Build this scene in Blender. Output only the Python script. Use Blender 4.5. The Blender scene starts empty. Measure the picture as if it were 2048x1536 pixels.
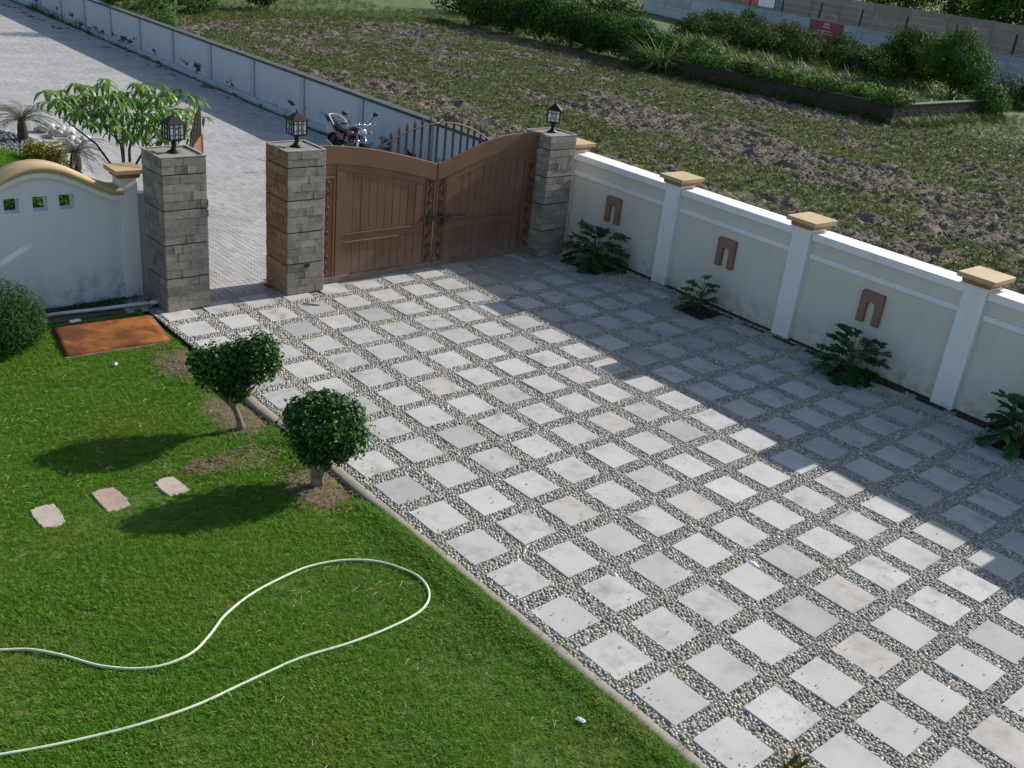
import bpy, bmesh, math, random
import numpy as np
from mathutils import Vector, Matrix, Euler

sc = bpy.context.scene
COL = sc.collection
U = 0.7                                  # one paving pitch in metres
rng = np.random.default_rng(7)
random.seed(7)
PI = math.pi

# ------------------------------------------------------------------ camera
cam_d = bpy.data.cameras.new('camera')
cam = bpy.data.objects.new('camera', cam_d)
COL.objects.link(cam)
RC = np.array([[0.7578969865820989, -0.6448934865985141, 0.0985116676959557],
               [-0.2015237927491971, -0.37505545233753557, -0.904832342827052],
               [0.6204678224415872, 0.6659172610863343, -0.41421477846624466]])
CP = np.array([-13.2405, -9.9686, 8.6586]) * U
mw = Matrix.Identity(4)
for r in range(3):
    mw[r][0] = RC[0][r]; mw[r][1] = -RC[1][r]; mw[r][2] = -RC[2][r]; mw[r][3] = CP[r]
cam.matrix_world = mw
cam_d.sensor_width = 36.0
cam_d.lens = 36.0 * 1988.3 / 2048.0
cam_d.clip_start = 0.05
cam_d.clip_end = 2000.0
sc.camera = cam

# ------------------------------------------------------------------ sky, sun, exposure
SUN_EL = math.radians(28.4)
SUN_AZ = math.radians(93.7)              # from +Y towards +X
world = bpy.data.worlds.new('World')
sc.world = world
world.use_nodes = True
wn = world.node_tree
bg = wn.nodes['Background']
sky = wn.nodes.new('ShaderNodeTexSky')
sky.sky_type = 'NISHITA'
sky.sun_disc = False
sky.sun_elevation = SUN_EL
sky.sun_rotation = SUN_AZ
sky.altitude = 300
sky.dust_density = 1.6
wn.links.new(sky.outputs[0], bg.inputs[0])
bg.inputs[1].default_value = 0.088
sun_d = bpy.data.lights.new('sun', 'SUN')
sun_d.energy = 3.8
sun_d.angle = math.radians(0.6)
sun_d.color = (1.0, 0.95, 0.88)
sun = bpy.data.objects.new('sun', sun_d)
COL.objects.link(sun)
sv = Vector((math.sin(SUN_AZ) * math.cos(SUN_EL), math.cos(SUN_AZ) * math.cos(SUN_EL), math.sin(SUN_EL)))
sun.rotation_euler = (-sv).to_track_quat('-Z', 'Y').to_euler()
sun.location = (30, -5, 20)
sc.view_settings.view_transform = 'Standard'
sc.view_settings.look = 'None'
sc.view_settings.gamma = 1.0
sc.view_settings.use_curve_mapping = False
sc.view_settings.exposure = 0.72

# ------------------------------------------------------------------ helpers
def project(P):
    """points (n,3) -> photo pixels (2048 wide) and depth; used only to leave out what lies far outside the view"""
    Q = (P - CP) @ RC.T
    z = np.maximum(Q[:, 2], 0.01)
    return np.stack([Q[:, 0] / z * 1988.3 + 1024, Q[:, 1] / z * 1988.3 + 768, Q[:, 2]], 1)

def in_view(P, m=220):
    q = project(P)
    return (q[:, 2] > 0.3) & (q[:, 0] > -m) & (q[:, 0] < 2048 + m) & (q[:, 1] > -m) & (q[:, 1] < 1536 + m)

class Noise2:
    def __init__(self, seed):
        self.t = np.random.default_rng(seed).random((256, 256))
    def v(self, x, y):
        xi = np.floor(x).astype(int); yi = np.floor(y).astype(int)
        fx = x - xi; fy = y - yi
        fx = fx * fx * (3 - 2 * fx); fy = fy * fy * (3 - 2 * fy)
        a = self.t[xi & 255, yi & 255]; b = self.t[(xi + 1) & 255, yi & 255]
        c = self.t[xi & 255, (yi + 1) & 255]; d = self.t[(xi + 1) & 255, (yi + 1) & 255]
        return (a * (1 - fx) + b * fx) * (1 - fy) + (c * (1 - fx) + d * fx) * fy
    def fbm(self, x, y, o=4, g=.5):
        s = 0; a = 1; t = 0
        for k in range(o):
            s = s + a * self.v(x * 2 ** k + 17.3 * k, y * 2 ** k + 5.1 * k); t += a; a *= g
        return s / t
NZ = Noise2(3)

def mesh_np(name, V, F, smooth=False, mats=()):
    V = np.asarray(V, dtype=np.float32); F = np.asarray(F, dtype=np.int32)
    me = bpy.data.meshes.new(name)
    n, k = F.shape
    me.vertices.add(len(V)); me.vertices.foreach_set('co', V.ravel())
    me.loops.add(n * k); me.loops.foreach_set('vertex_index', F.ravel())
    me.polygons.add(n)
    me.polygons.foreach_set('loop_start', np.arange(0, n * k, k, dtype=np.int32))
    me.polygons.foreach_set('loop_total', np.full(n, k, dtype=np.int32))
    if smooth:
        me.polygons.foreach_set('use_smooth', np.ones(n, dtype=bool))
    me.update(calc_edges=True)
    for m in mats:
        me.materials.append(m)
    return me

def attr(me, name, vals, dom='POINT', typ='FLOAT'):
    a = me.attributes.new(name, typ, dom)
    a.data.foreach_set('vector' if typ == 'FLOAT_VECTOR' else 'value', np.asarray(vals).ravel())

def link(name, data, parent=None, loc=(0, 0, 0), rot=(0, 0, 0), scale=None):
    o = bpy.data.objects.new(name, data)
    COL.objects.link(o)
    o.location = loc; o.rotation_euler = rot
    if scale is not None:
        o.scale = scale
    if parent is not None:
        o.parent = parent
    return o

def tag(o, label, cat, group=None):
    o['label'] = label; o['category'] = cat
    if group:
        o['group'] = group
    return o

def thing(name, label, cat, loc=(0, 0, 0), rz=0.0, group=None):
    return tag(link(name, None, None, loc, (0, 0, rz)), label, cat, group)

def struct(o):
    o['kind'] = 'structure'; return o

def stuff(o):
    o['kind'] = 'stuff'; return o

class MB:
    def __init__(self):
        self.v = []; self.f = []
    def add(self, V, F):
        b = len(self.v)
        self.v.extend([tuple(p) for p in V]); self.f.extend([tuple(b + i for i in q) for q in F])
        return self
    def box(self, x0, x1, y0, y1, z0, z1):
        return self.add([(x0, y0, z0), (x1, y0, z0), (x1, y1, z0), (x0, y1, z0), (x0, y0, z1), (x1, y0, z1), (x1, y1, z1), (x0, y1, z1)],
                        [(0, 3, 2, 1), (4, 5, 6, 7), (0, 1, 5, 4), (1, 2, 6, 5), (2, 3, 7, 6), (3, 0, 4, 7)])
    def frust(self, x0, x1, y0, y1, z0, z1, d):
        """box whose top is inset by d (negative: flares out)"""
        return self.add([(x0, y0, z0), (x1, y0, z0), (x1, y1, z0), (x0, y1, z0), (x0 + d, y0 + d, z1), (x1 - d, y0 + d, z1), (x1 - d, y1 - d, z1), (x0 + d, y1 - d, z1)],
                        [(0, 3, 2, 1), (4, 5, 6, 7), (0, 1, 5, 4), (1, 2, 6, 5), (2, 3, 7, 6), (3, 0, 4, 7)])
    def prism_xz(self, poly, y0, y1):
        """polygon in x,z (counter-clockwise seen from -Y) drawn out from y0 (front) to y1"""
        n = len(poly)
        V = [(x, y0, z) for x, z in poly] + [(x, y1, z) for x, z in poly]
        F = [tuple(range(n)), tuple(range(2 * n - 1, n - 1, -1))]
        F += [(i, i + n, (i + 1) % n + n, (i + 1) % n) for i in range(n)]
        return self.add(V, F)
    def prism_xy(self, poly, z0, z1):
        n = len(poly)
        V = [(x, y, z0) for x, y in poly] + [(x, y, z1) for x, y in poly]
        F = [tuple(range(n - 1, -1, -1)), tuple(range(n, 2 * n))]
        F += [(i, (i + 1) % n, (i + 1) % n + n, i + n) for i in range(n)]
        return self.add(V, F)
    def tube(self, pts, rad, n=8, cap=True):
        pts = [Vector(p) for p in pts]
        if not hasattr(rad, '__len__'):
            rad = [rad] * len(pts)
        V = []; F = []
        up = Vector((0.13, 0.2, 1)).normalized()
        prev = None
        for i, p in enumerate(pts):
            d = (pts[min(i + 1, len(pts) - 1)] - pts[max(i - 1, 0)]).normalized()
            if prev is None:
                a = up.cross(d)
                if a.length < .05: a = Vector((1, 0, 0)).cross(d)
            else:
                a = prev - d * prev.dot(d)
            a.normalize(); prev = a.copy(); b = d.cross(a)
            for k in range(n):
                t = 2 * PI * k / n
                V.append(p + (a * math.cos(t) + b * math.sin(t)) * rad[i])
        for i in range(len(pts) - 1):
            for k in range(n):
                F.append((i * n + k, i * n + (k + 1) % n, (i + 1) * n + (k + 1) % n, (i + 1) * n + k))
        if cap:
            F.append(tuple(range(n - 1, -1, -1))); F.append(tuple(range((len(pts) - 1) * n, len(pts) * n)))
        return self.add(V, F)
    def lathe(self, prof, n=16, M=None):
        """profile of (r,z) turned about z; M optional 4x4"""
        V = []; F = []
        for r, z in prof:
            for k in range(n):
                t = 2 * PI * k / n
                p = Vector((r * math.cos(t), r * math.sin(t), z))
                V.append(M @ p if M else p)
        for i in range(len(prof) - 1):
            for k in range(n):
                F.append((i * n + k, i * n + (k + 1) % n, (i + 1) * n + (k + 1) % n, (i + 1) * n + k))
        F.append(tuple(range(n - 1, -1, -1))); F.append(tuple(range((len(prof) - 1) * n, len(prof) * n)))
        return self.add(V, F)
    def ell(self, c, r, n=12, m=8, M=None):
        prof = [(max(math.sin(PI * i / m), .001), -math.cos(PI * i / m)) for i in range(m + 1)]
        V = []; F = []
        for q, z in prof:
            for k in range(n):
                t = 2 * PI * k / n
                p = Vector((q * math.cos(t) * r[0], q * math.sin(t) * r[1], z * r[2]))
                V.append((M @ p if M else p) + Vector(c))
        for i in range(m):
            for k in range(n):
                F.append((i * n + k, i * n + (k + 1) % n, (i + 1) * n + (k + 1) % n, (i + 1) * n + k))
        return self.add(V, F)
    def loft(self, rings):
        n = len(rings[0]); V = [p for r in rings for p in r]; F = []
        for i in range(len(rings) - 1):
            for k in range(n):
                F.append((i * n + k, i * n + (k + 1) % n, (i + 1) * n + (k + 1) % n, (i + 1) * n + k))
        F.append(tuple(range(n - 1, -1, -1))); F.append(tuple(range((len(rings) - 1) * n, len(rings) * n)))
        return self.add(V, F)
    def mesh(self, name, mat, bev=0.0, smooth=False, segs=1):
        me = bpy.data.meshes.new(name)
        me.from_pydata(self.v, [], self.f)
        if bev > 0:
            bm = bmesh.new(); bm.from_mesh(me)
            bmesh.ops.recalc_face_normals(bm, faces=bm.faces[:])
            ed = [e for e in bm.edges if len(e.link_faces) == 2 and e.calc_face_angle(0) > .5]
            bmesh.ops.bevel(bm, geom=ed, offset=bev, segments=segs, affect='EDGES', clamp_overlap=True)
            bm.to_mesh(me); bm.free()
        if smooth:
            for p in me.polygons: p.use_smooth = True
        me.materials.append(mat)
        me.update()
        return me
    def build(self, name, mat, parent=None, bev=0.0, smooth=False, loc=(0, 0, 0), rot=(0, 0, 0)):
        return link(name, self.mesh(name, mat, bev, smooth), parent, loc, rot)

def copy_tree(o, parent=None):
    c = o.copy(); COL.objects.link(c)
    if parent is not None: c.parent = parent
    for ch in list(o.children):
        copy_tree(ch, c)
    return c

def scatter(name, P, rot, scl, sources, idx, parent=None):
    """one object whose vertices carry copies of small source meshes"""
    me = bpy.data.meshes.new(name)
    P = np.asarray(P, dtype=np.float32)
    me.vertices.add(len(P)); me.vertices.foreach_set('co', P.ravel())
    attr(me, 'rot', np.asarray(rot, dtype=np.float32), typ='FLOAT_VECTOR')
    sv_ = np.asarray(scl, dtype=np.float32)
    if sv_.ndim == 1: sv_ = np.repeat(sv_[:, None], 3, 1)
    attr(me, 'scl', sv_, typ='FLOAT_VECTOR')
    attr(me, 'idx', np.asarray(idx, dtype=np.int32), typ='INT')
    o = link(name, me, parent)
    ng = bpy.data.node_groups.new(name + '_scatter', 'GeometryNodeTree')
    ng.interface.new_socket('Geometry', in_out='INPUT', socket_type='NodeSocketGeometry')
    ng.interface.new_socket('Geometry', in_out='OUTPUT', socket_type='NodeSocketGeometry')
    N = ng.nodes; L = ng.links
    gi = N.new('NodeGroupInput'); go = N.new('NodeGroupOutput')
    jn = N.new('GeometryNodeJoinGeometry')
    for s in reversed(sources):
        so = bpy.data.objects.new(s.name, s)
        oi = N.new('GeometryNodeObjectInfo')
        oi.inputs['Object'].default_value = so; oi.inputs['As Instance'].default_value = True
        L.new(oi.outputs['Geometry'], jn.inputs[0])
    ip = N.new('GeometryNodeInstanceOnPoints')
    ip.inputs['Pick Instance'].default_value = True
    def na(n, t):
        a = N.new('GeometryNodeInputNamedAttribute'); a.data_type = t; a.inputs['Name'].default_value = n
        return a.outputs['Attribute']
    e2r = N.new('FunctionNodeEulerToRotation')
    L.new(na('rot', 'FLOAT_VECTOR'), e2r.inputs[0])
    L.new(gi.outputs[0], ip.inputs['Points']); L.new(jn.outputs[0], ip.inputs['Instance'])
    L.new(na('idx', 'INT'), ip.inputs['Instance Index'])
    L.new(e2r.outputs[0], ip.inputs['Rotation']); L.new(na('scl', 'FLOAT_VECTOR'), ip.inputs['Scale'])
    L.new(ip.outputs[0], go.inputs[0])
    o.modifiers.new('scatter', 'NODES').node_group = ng
    return o

# ------------------------------------------------------------------ materials
class NT:
    def __init__(self, name):
        self.m = bpy.data.materials.new(name); self.m.use_nodes = True
        self.t = self.m.node_tree; self.N = self.t.nodes; self.L = self.t.links
        self.b = self.N['Principled BSDF']; self.out = self.N['Material Output']
        g = self.N.new('ShaderNodeNewGeometry'); self.pos = g.outputs['Position']; self.geo = g
    def noise(self, scale, detail=4, rough=.55, vec=None, stretch=None):
        n = self.N.new('ShaderNodeTexNoise'); n.inputs['Scale'].default_value = scale
        n.inputs['Detail'].default_value = detail; n.inputs['Roughness'].default_value = rough
        v = vec or self.pos
        if stretch:
            mp = self.N.new('ShaderNodeMapping'); mp.inputs['Scale'].default_value = stretch
            self.L.new(v, mp.inputs['Vector']); v = mp.outputs[0]
        self.L.new(v, n.inputs['Vector']); return n.outputs['Fac']
    def ramp(self, fac, stops, interp='LINEAR'):
        r = self.N.new('ShaderNodeValToRGB'); r.color_ramp.interpolation = interp
        e = r.color_ramp.elements
        while len(e) < len(stops): e.new(.5)
        for k, (p, c) in enumerate(stops):
            e[k].position = p; e[k].color = (c, c, c, 1) if not hasattr(c, '__len__') else (*c, 1)
        self.L.new(fac, r.inputs[0]); return r.outputs[0]
    def mix(self, fac, a, b, mode='MIX'):
        x = self.N.new('ShaderNodeMix'); x.data_type = 'RGBA'; x.blend_type = mode
        for s, v in ((0, fac), (6, a), (7, b)):
            if hasattr(v, 'default_value') or hasattr(v, 'is_linked'): self.L.new(v, x.inputs[s])
            elif s == 0: x.inputs[0].default_value = v
            else: x.inputs[s].default_value = (*v, 1)
        return x.outputs[2]
    def math(self, op, a, b=0.0, c=None):
        x = self.N.new('ShaderNodeMath'); x.operation = op
        for i, v in enumerate((a, b) if c is None else (a, b, c)):
            if hasattr(v, 'is_linked'): self.L.new(v, x.inputs[i])
            else: x.inputs[i].default_value = v
        return x.outputs[0]
    def rand(self):
        return self.N.new('ShaderNodeObjectInfo').outputs['Random']
    def attrib(self, name):
        a = self.N.new('ShaderNodeAttribute'); a.attribute_name = name; return a.outputs['Fac']
    def xyz(self, vec=None):
        s = self.N.new('ShaderNodeSeparateXYZ'); self.L.new(vec or self.pos, s.inputs[0]); return s.outputs
    def bump(self, h, strength=.4, dist=.01):
        b = self.N.new('ShaderNodeBump'); b.inputs['Strength'].default_value = strength; b.inputs['Distance'].default_value = dist
        self.L.new(h, b.inputs['Height']); self.L.new(b.outputs[0], self.b.inputs['Normal'])
    def done(self, col, rough=.7, metal=0.0, spec=.3):
        if hasattr(col, 'is_linked'): self.L.new(col, self.b.inputs['Base Color'])
        else: self.b.inputs['Base Color'].default_value = (*col, 1)
        if hasattr(rough, 'is_linked'): self.L.new(rough, self.b.inputs['Roughness'])
        else: self.b.inputs['Roughness'].default_value = rough
        self.b.inputs['Metallic'].default_value = metal
        self.b.inputs['Specular IOR Level'].default_value = spec
        return self.m

def simple(name, c1, c2, scale=3.0, rough=.7, bump=.2, bscale=60, metal=0, spec=.3, rv=0.0, dist=.004):
    n = NT(name)
    col = n.mix(n.ramp(n.noise(scale), [(.3, 0.), (.7, 1.)]), c1, c2)
    if rv:
        col = n.mix(1.0, col, n.ramp(n.rand(), [(0, 1 - rv), (1, 1 + rv)]), 'MULTIPLY')
    if bump: n.bump(n.noise(bscale, 3), bump, dist)
    return n.done(col, rough, metal, spec)

def foliage_mat(name, dark, mid, light, rough=.5, trans=.25, spec=.35):
    n = NT(name)
    r = n.attrib('tint')
    col = n.ramp(r, [(0, dark), (.55, mid), (1, light)])
    big = n.ramp(n.noise(1.3, 2), [(.3, .8), (.7, 1.15)])
    col = n.mix(1.0, col, big, 'MULTIPLY')
    n.done(col, rough, 0, spec)
    tr = n.N.new('ShaderNodeBsdfTranslucent'); n.L.new(n.mix(1.0, col, (1.25, 1.3, .6), 'MULTIPLY'), tr.inputs[0])
    ms = n.N.new('ShaderNodeMixShader'); ms.inputs[0].default_value = trans
    n.L.new(n.b.outputs[0], ms.inputs[1]); n.L.new(tr.outputs[0], ms.inputs[2]); n.L.new(ms.outputs[0], n.out.inputs[0])
    return n.m

def inst_foliage(name, stops, patch, rough=.55, trans=.2):
    """leaf colour for scattered tufts: varies per tuft and over metre-wide patches"""
    n = NT(name)
    col = n.ramp(n.rand(), stops)
    if patch:
        col = n.mix(n.ramp(n.noise(patch[0], 3), [(patch[2], 0.), (patch[3], 1.)]), col, n.mix(.75, col, patch[1]))
    n.done(col, rough, 0, .2)
    tr = n.N.new('ShaderNodeBsdfTranslucent'); n.L.new(n.mix(1.0, col, (1.2, 1.25, .6), 'MULTIPLY'), tr.inputs[0])
    ms = n.N.new('ShaderNodeMixShader'); ms.inputs[0].default_value = trans
    n.L.new(n.b.outputs[0], ms.inputs[1]); n.L.new(tr.outputs[0], ms.inputs[2]); n.L.new(ms.outputs[0], n.out.inputs[0])
    return n.m

M = {}
def slab_mat():
    n = NT('slab_concrete')
    rv = n.rand()
    base = n.ramp(rv, [(0, (.37, .363, .355)), (.15, (.445, .438, .425)), (.5, (.485, .478, .46)), (.8, (.52, .508, .482)), (1, (.45, .425, .39))])
    base = n.mix(1.0, base, n.ramp(n.noise(.45, 3, .6), [(.3, .86), (.65, 1.05)]), 'MULTIPLY')
    blot = n.ramp(n.noise(2.3, 5, .65), [(.28, .70), (.46, .97), (.75, 1.08)])
    col = n.mix(1.0, base, blot, 'MULTIPLY')
    dirt = n.ramp(n.noise(4.0, 6, .7), [(.50, 0.), (.66, .65)])
    dm = n.math('MULTIPLY', dirt, n.ramp(n.math('FRACT', n.math('MULTIPLY', rv, 7.31)), [(.45, .05), (.85, 1.)]))
    col = n.mix(dm, col, (.24, .215, .20))
    spot = n.ramp(n.noise(24, 2, .5), [(.70, 0.), (.72, 1.)])
    sm = n.math('MULTIPLY', spot, n.ramp(n.math('FRACT', n.math('MULTIPLY', rv, 23.7)), [(.55, 0.), (.6, .8)]))
    col = n.mix(sm, col, (.09, .08, .075))
    n.bump(n.noise(90, 4), .12, .003)
    return n.done(col, .75, 0, .25)
M['slab'] = slab_mat()
def pebble_mat():
    n = NT('river_pebble')
    col = n.ramp(n.rand(), [(0, (.25, .245, .22)), (.08, (.37, .35, .305)), (.28, (.43, .415, .365)), (.46, (.49, .44, .36)), (.60, (.34, .345, .30)), (.74, (.51, .465, .395)), (.88, (.41, .345, .285)), (.96, (.56, .525, .465)), (.988, (.74, .72, .67))], 'CONSTANT')
    col = n.mix(1.0, col, n.ramp(n.noise(70, 2), [(.3, .75), (.7, 1.15)]), 'MULTIPLY')
    return n.done(col, .6, 0, .35)
M['pebble'] = pebble_mat()
M['mortar'] = simple('mortar_bed', (.27, .25, .215), (.38, .35, .305), 4, .9, .5, 50, dist=.01)
M['kerb'] = simple('kerb_concrete', (.25, .215, .175), (.34, .30, .255), 3, .95, .6, 40)
M['soil'] = simple('dark_soil', (.035, .026, .02), (.075, .055, .04), 8, .95, .8, 30, dist=.02)
M['drysoil'] = simple('dry_bed_soil', (.11, .078, .05), (.21, .155, .105), 9, .95, .8, 40, dist=.02)
M['lawnbase'] = simple('lawn_thatch', (.06, .13, .022), (.13, .155, .045), 5, .95, .6, 60, dist=.01)

def wall_paint(name, base, stain, z_hi, amount, patch=None, cut=.5):
    """white wall paint with grime and, near the foot, dark weathered patches"""
    n = NT(name)
    x, y, z = n.xyz()
    col = n.mix(n.ramp(n.noise(1.6, 5, .6), [(.35, 0.), (.75, .35)]), base, tuple(c * .86 for c in base))
    streak = n.ramp(n.noise(5.0, 4, .6, stretch=(1, 1, .14)), [(.48, 0.), (.78, .34)])
    col = n.mix(streak, col, tuple(c * .72 for c in base))
    foot = n.ramp(n.math('DIVIDE', z, z_hi), [(0, 1.), (.35, .75), (1., 0.)])
    grime = n.math('MULTIPLY', foot, n.ramp(n.noise(5.0, 5, .65), [(.46, 0.), (.72, amount)]))
    col = n.mix(grime, col, stain)
    if patch:
        lo = n.ramp(z, [(patch[0], 0.), (patch[0] + .06, 1.), (patch[1] - .12, 1.), (patch[1], 0.)])
        p = n.math('MULTIPLY', lo, n.ramp(n.noise(1.5, 5, .6, stretch=(1, .8, 1.9)), [(cut, 0.), (cut + .015, 1.)]))
        col = n.mix(p, col, (.035, .037, .042))
    n.bump(n.noise(120, 3), .15, .002)
    return n.done(col, .75, 0, .25)
M['wall_cream'] = wall_paint('cream_wall_paint', (.65, .62, .55), (.12, .11, .08), .55, .7)
M['wall_white'] = wall_paint('white_trim_paint', (.80, .80, .80), (.16, .14, .10), .25, .5)
M['wall_left'] = wall_paint('white_wall_paint', (.68, .69, .71), (.06, .065, .045), .6, .8)
M['wall_street'] = wall_paint('weathered_street_wall_paint', (.50, .53, .58), (.12, .12, .12), .5, .4, (.08, .50), .555)
M['street_pil'] = wall_paint('weathered_pilaster_paint', (.41, .44, .49), (.12, .12, .12), .5, .4)
M['street_cope'] = simple('grey_coping', (.045, .055, .055), (.10, .115, .11), 5, .85, .4, 30)
M['tan'] = simple('tan_cap_paint', (.46, .33, .185), (.53, .385, .225), 4, .7, .15, 80)
M['brownred'] = simple('brown_cap_paint', (.30, .135, .065), (.36, .17, .085), 5, .7, .15, 80)
M['ornament'] = simple('brown_plaque_paint', (.235, .135, .095), (.29, .175, .125), 7, .7, .3, 60)
M['gate'] = None
def gate_mat():
    n = NT('brown_gate_paint')
    col = n.mix(n.ramp(n.noise(2.2, 4), [(.3, 0.), (.7, 1.)]), (.150, .080, .049), (.200, .108, .068))
    fade = n.ramp(n.noise(9, 5, .7, stretch=(1, 1, .22)), [(.48, 0.), (.78, .5)])
    col = n.mix(fade, col, (.22, .138, .09))
    sc_ = n.ramp(n.noise(38, 3, .6), [(.72, 0.), (.76, .7)])
    col = n.mix(n.math('MULTIPLY', sc_, n.ramp(n.noise(2.7, 2), [(.55, 0.), (.65, 1.)])), col, (.42, .33, .27))
    x, y, z = n.xyz()
    dust = n.math('MULTIPLY', n.ramp(z, [(.02, 1.), (.42, 0.)]), n.ramp(n.noise(6, 4, .6), [(.35, .15), (.7, .75)]))
    col = n.mix(dust, col, (.30, .25, .20))
    n.bump(n.noise(70, 3), .12, .003)
    return n.done(col, .55, 0, .35)
M['gate'] = gate_mat()
M['scroll'] = simple('dark_brown_scroll_paint', (.085, .045, .03), (.12, .065, .043), 8, .5, .1, 60)
M['iron'] = simple('dark_bronze_iron', (.022, .015, .012), (.05, .033, .025), 20, .5, .3, 60, .4)
M['spike'] = simple('grey_brown_bar_paint', (.045, .038, .032), (.075, .06, .05), 12, .6, .2, 60, .1)
M['bolt'] = simple('dark_bolt_steel', (.05, .05, .055), (.13, .12, .11), 20, .4, .2, 60, .7)
def stone_mat(name, cols):
    n = NT(name)
    col = n.ramp(n.rand(), [(i / (len(cols)), c) for i, c in enumerate(cols)], 'LINEAR')
    col = n.mix(1.0, col, n.ramp(n.noise(14, 5, .65), [(.3, .7), (.7, 1.22)]), 'MULTIPLY')
    n.bump(n.noise(45, 5, .6), .5, .008)
    return n.done(col, .8, 0, .25)
M['stone'] = stone_mat('grey_cladding_stone', [(.19, .17, .142), (.31, .28, .235), (.235, .22, .192), (.37, .33, .275), (.27, .24, .20)])
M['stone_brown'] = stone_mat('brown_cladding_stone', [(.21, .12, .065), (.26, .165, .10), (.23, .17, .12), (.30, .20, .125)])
M['grout'] = simple('cladding_grout', (.33, .315, .285), (.42, .40, .365), 10, .9, .3, 60)
M['groove'] = simple('dark_course_groove', (.035, .032, .03), (.06, .055, .05), 10, .9, .2, 60)
M['topcem'] = simple('cement_pillar_top', (.20, .185, .165), (.30, .28, .25), 12, .9, .7, 35, dist=.01)
def glass_mat():
    n = NT('frosted_lamp_glass')
    return n.done((.84, .86, .88), .35, 0, .5)
M['glass'] = glass_mat()
def rust_mat():
    n = NT('rusty_sheet_steel')
    f = n.noise(1.7, 4, .62)
    col = n.ramp(f, [(.28, (.06, .027, .015)), (.47, (.17, .06, .018)), (.60, (.33, .12, .028)), (.8, (.25, .085, .022))])
    x, y, z = n.xyz()
    col = n.mix(n.ramp(n.noise(11, 5, .7), [(.5, 0.), (.72, .45)]), col, (.11, .042, .018))
    n.bump(n.noise(60, 4), .35, .004)
    return n.done(col, .85, 0, .2)
M['rust'] = rust_mat()
M['pipe'] = simple('white_plastic_pipe', (.68, .69, .70), (.55, .55, .54), 6, .4, .05, 40)
M['hose'] = simple('pale_green_hose', (.58, .66, .44), (.66, .73, .52), 10, .45, .05, 60)
M['stepstone'] = simple('pink_stepping_stone', (.31, .215, .175), (.40, .29, .24), 5, .85, .6, 35, rv=.12, dist=.008)
M['stepstone_pale'] = simple('pale_stepping_stone', (.40, .33, .28), (.48, .41, .355), 5, .85, .6, 35, dist=.008)
M['litter'] = simple('white_plastic_litter', (.75, .75, .73), (.85, .85, .84), 10, .5, .2, 40)
M['stick'] = simple('grey_stick', (.12, .11, .10), (.2, .18, .16), 10, .8, .2, 40)
M['bark'] = simple('grey_brown_bark', (.13, .105, .08), (.27, .225, .18), 14, .9, .7, 40, dist=.01)
M['darkbark'] = simple('dark_bark', (.06, .048, .035), (.11, .09, .065), 12, .9, .7, 40, dist=.01)
M['greenstem'] = simple('green_stem', (.06, .09, .03), (.10, .13, .05), 12, .6, .2, 40)
M['boulder'] = simple('white_boulder', (.46, .445, .42), (.60, .585, .56), 9, .75, .4, 30, rv=.15, dist=.006)
M['darkgravel'] = simple('dark_green_gravel', (.09, .105, .095), (.26, .27, .25), 30, .7, .3, 40, rv=.5)
M['topiary_leaf'] = foliage_mat('topiary_leaf', (.014, .045, .010), (.040, .115, .020), (.11, .23, .045), .5, .28, .25)
M['thuja_leaf'] = foliage_mat('round_shrub_leaf', (.012, .040, .010), (.030, .085, .018), (.06, .135, .03), .65, .25, .08)
M['scheff_leaf'] = foliage_mat('fingered_leaf', (.045, .11, .020), (.11, .22, .04), (.22, .34, .075), .4, .38)
M['cycad_leaf'] = foliage_mat('cycad_leaf', (.022, .042, .014), (.05, .075, .028), (.10, .115, .05), .45, .15)
M['croton_leaf'] = foliage_mat('yellow_croton_leaf', (.10, .10, .012), (.32, .28, .015), (.50, .42, .03), .45, .25)
M['red_leaf'] = foliage_mat('red_green_leaf', (.05, .075, .015), (.14, .11, .03), (.26, .10, .035), .45, .25)
M['philo_leaf'] = foliage_mat('lobed_leaf', (.018, .06, .020), (.04, .115, .035), (.08, .18, .055), .4, .25, .4)
M['bush_leaf'] = foliage_mat('bush_leaf', (.014, .042, .010), (.038, .096, .018), (.10, .175, .035), .6, .35, .12)
M['pale_bush_leaf'] = foliage_mat('pale_bush_leaf', (.03, .075, .018), (.075, .145, .035), (.20, .27, .11), .6, .3, .15)
M['far_leaf'] = foliage_mat('far_tree_leaf', (.013, .032, .010), (.034, .068, .018), (.09, .13, .035), .65, .35, .1)
M['grass'] = inst_foliage('lawn_grass_blade', [(0, (.088, .225, .016)), (.35, (.108, .265, .020)), (.75, (.135, .305, .026)), (.94, (.18, .32, .042)), (1, (.36, .36, .14))], (.8, (.25, .27, .055), .48, .76), trans=.38)
M['weed'] = inst_foliage('field_weed_leaf', [(0, (.055, .080, .028)), (.5, (.095, .125, .046)), (.85, (.14, .17, .066)), (1, (.20, .20, .10))], (.4, (.16, .165, .06), .45, .7))
M['tallgrass'] = inst_foliage('tall_grass_leaf', [(0, (.035, .075, .015)), (.5, (.075, .125, .025)), (.85, (.13, .18, .045)), (1, (.22, .24, .08))], (.3, (.16, .19, .05), .45, .7))
M['straw'] = simple('straw_clipping', (.42, .38, .20), (.52, .48, .30), 20, .8, 0, 10)

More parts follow.
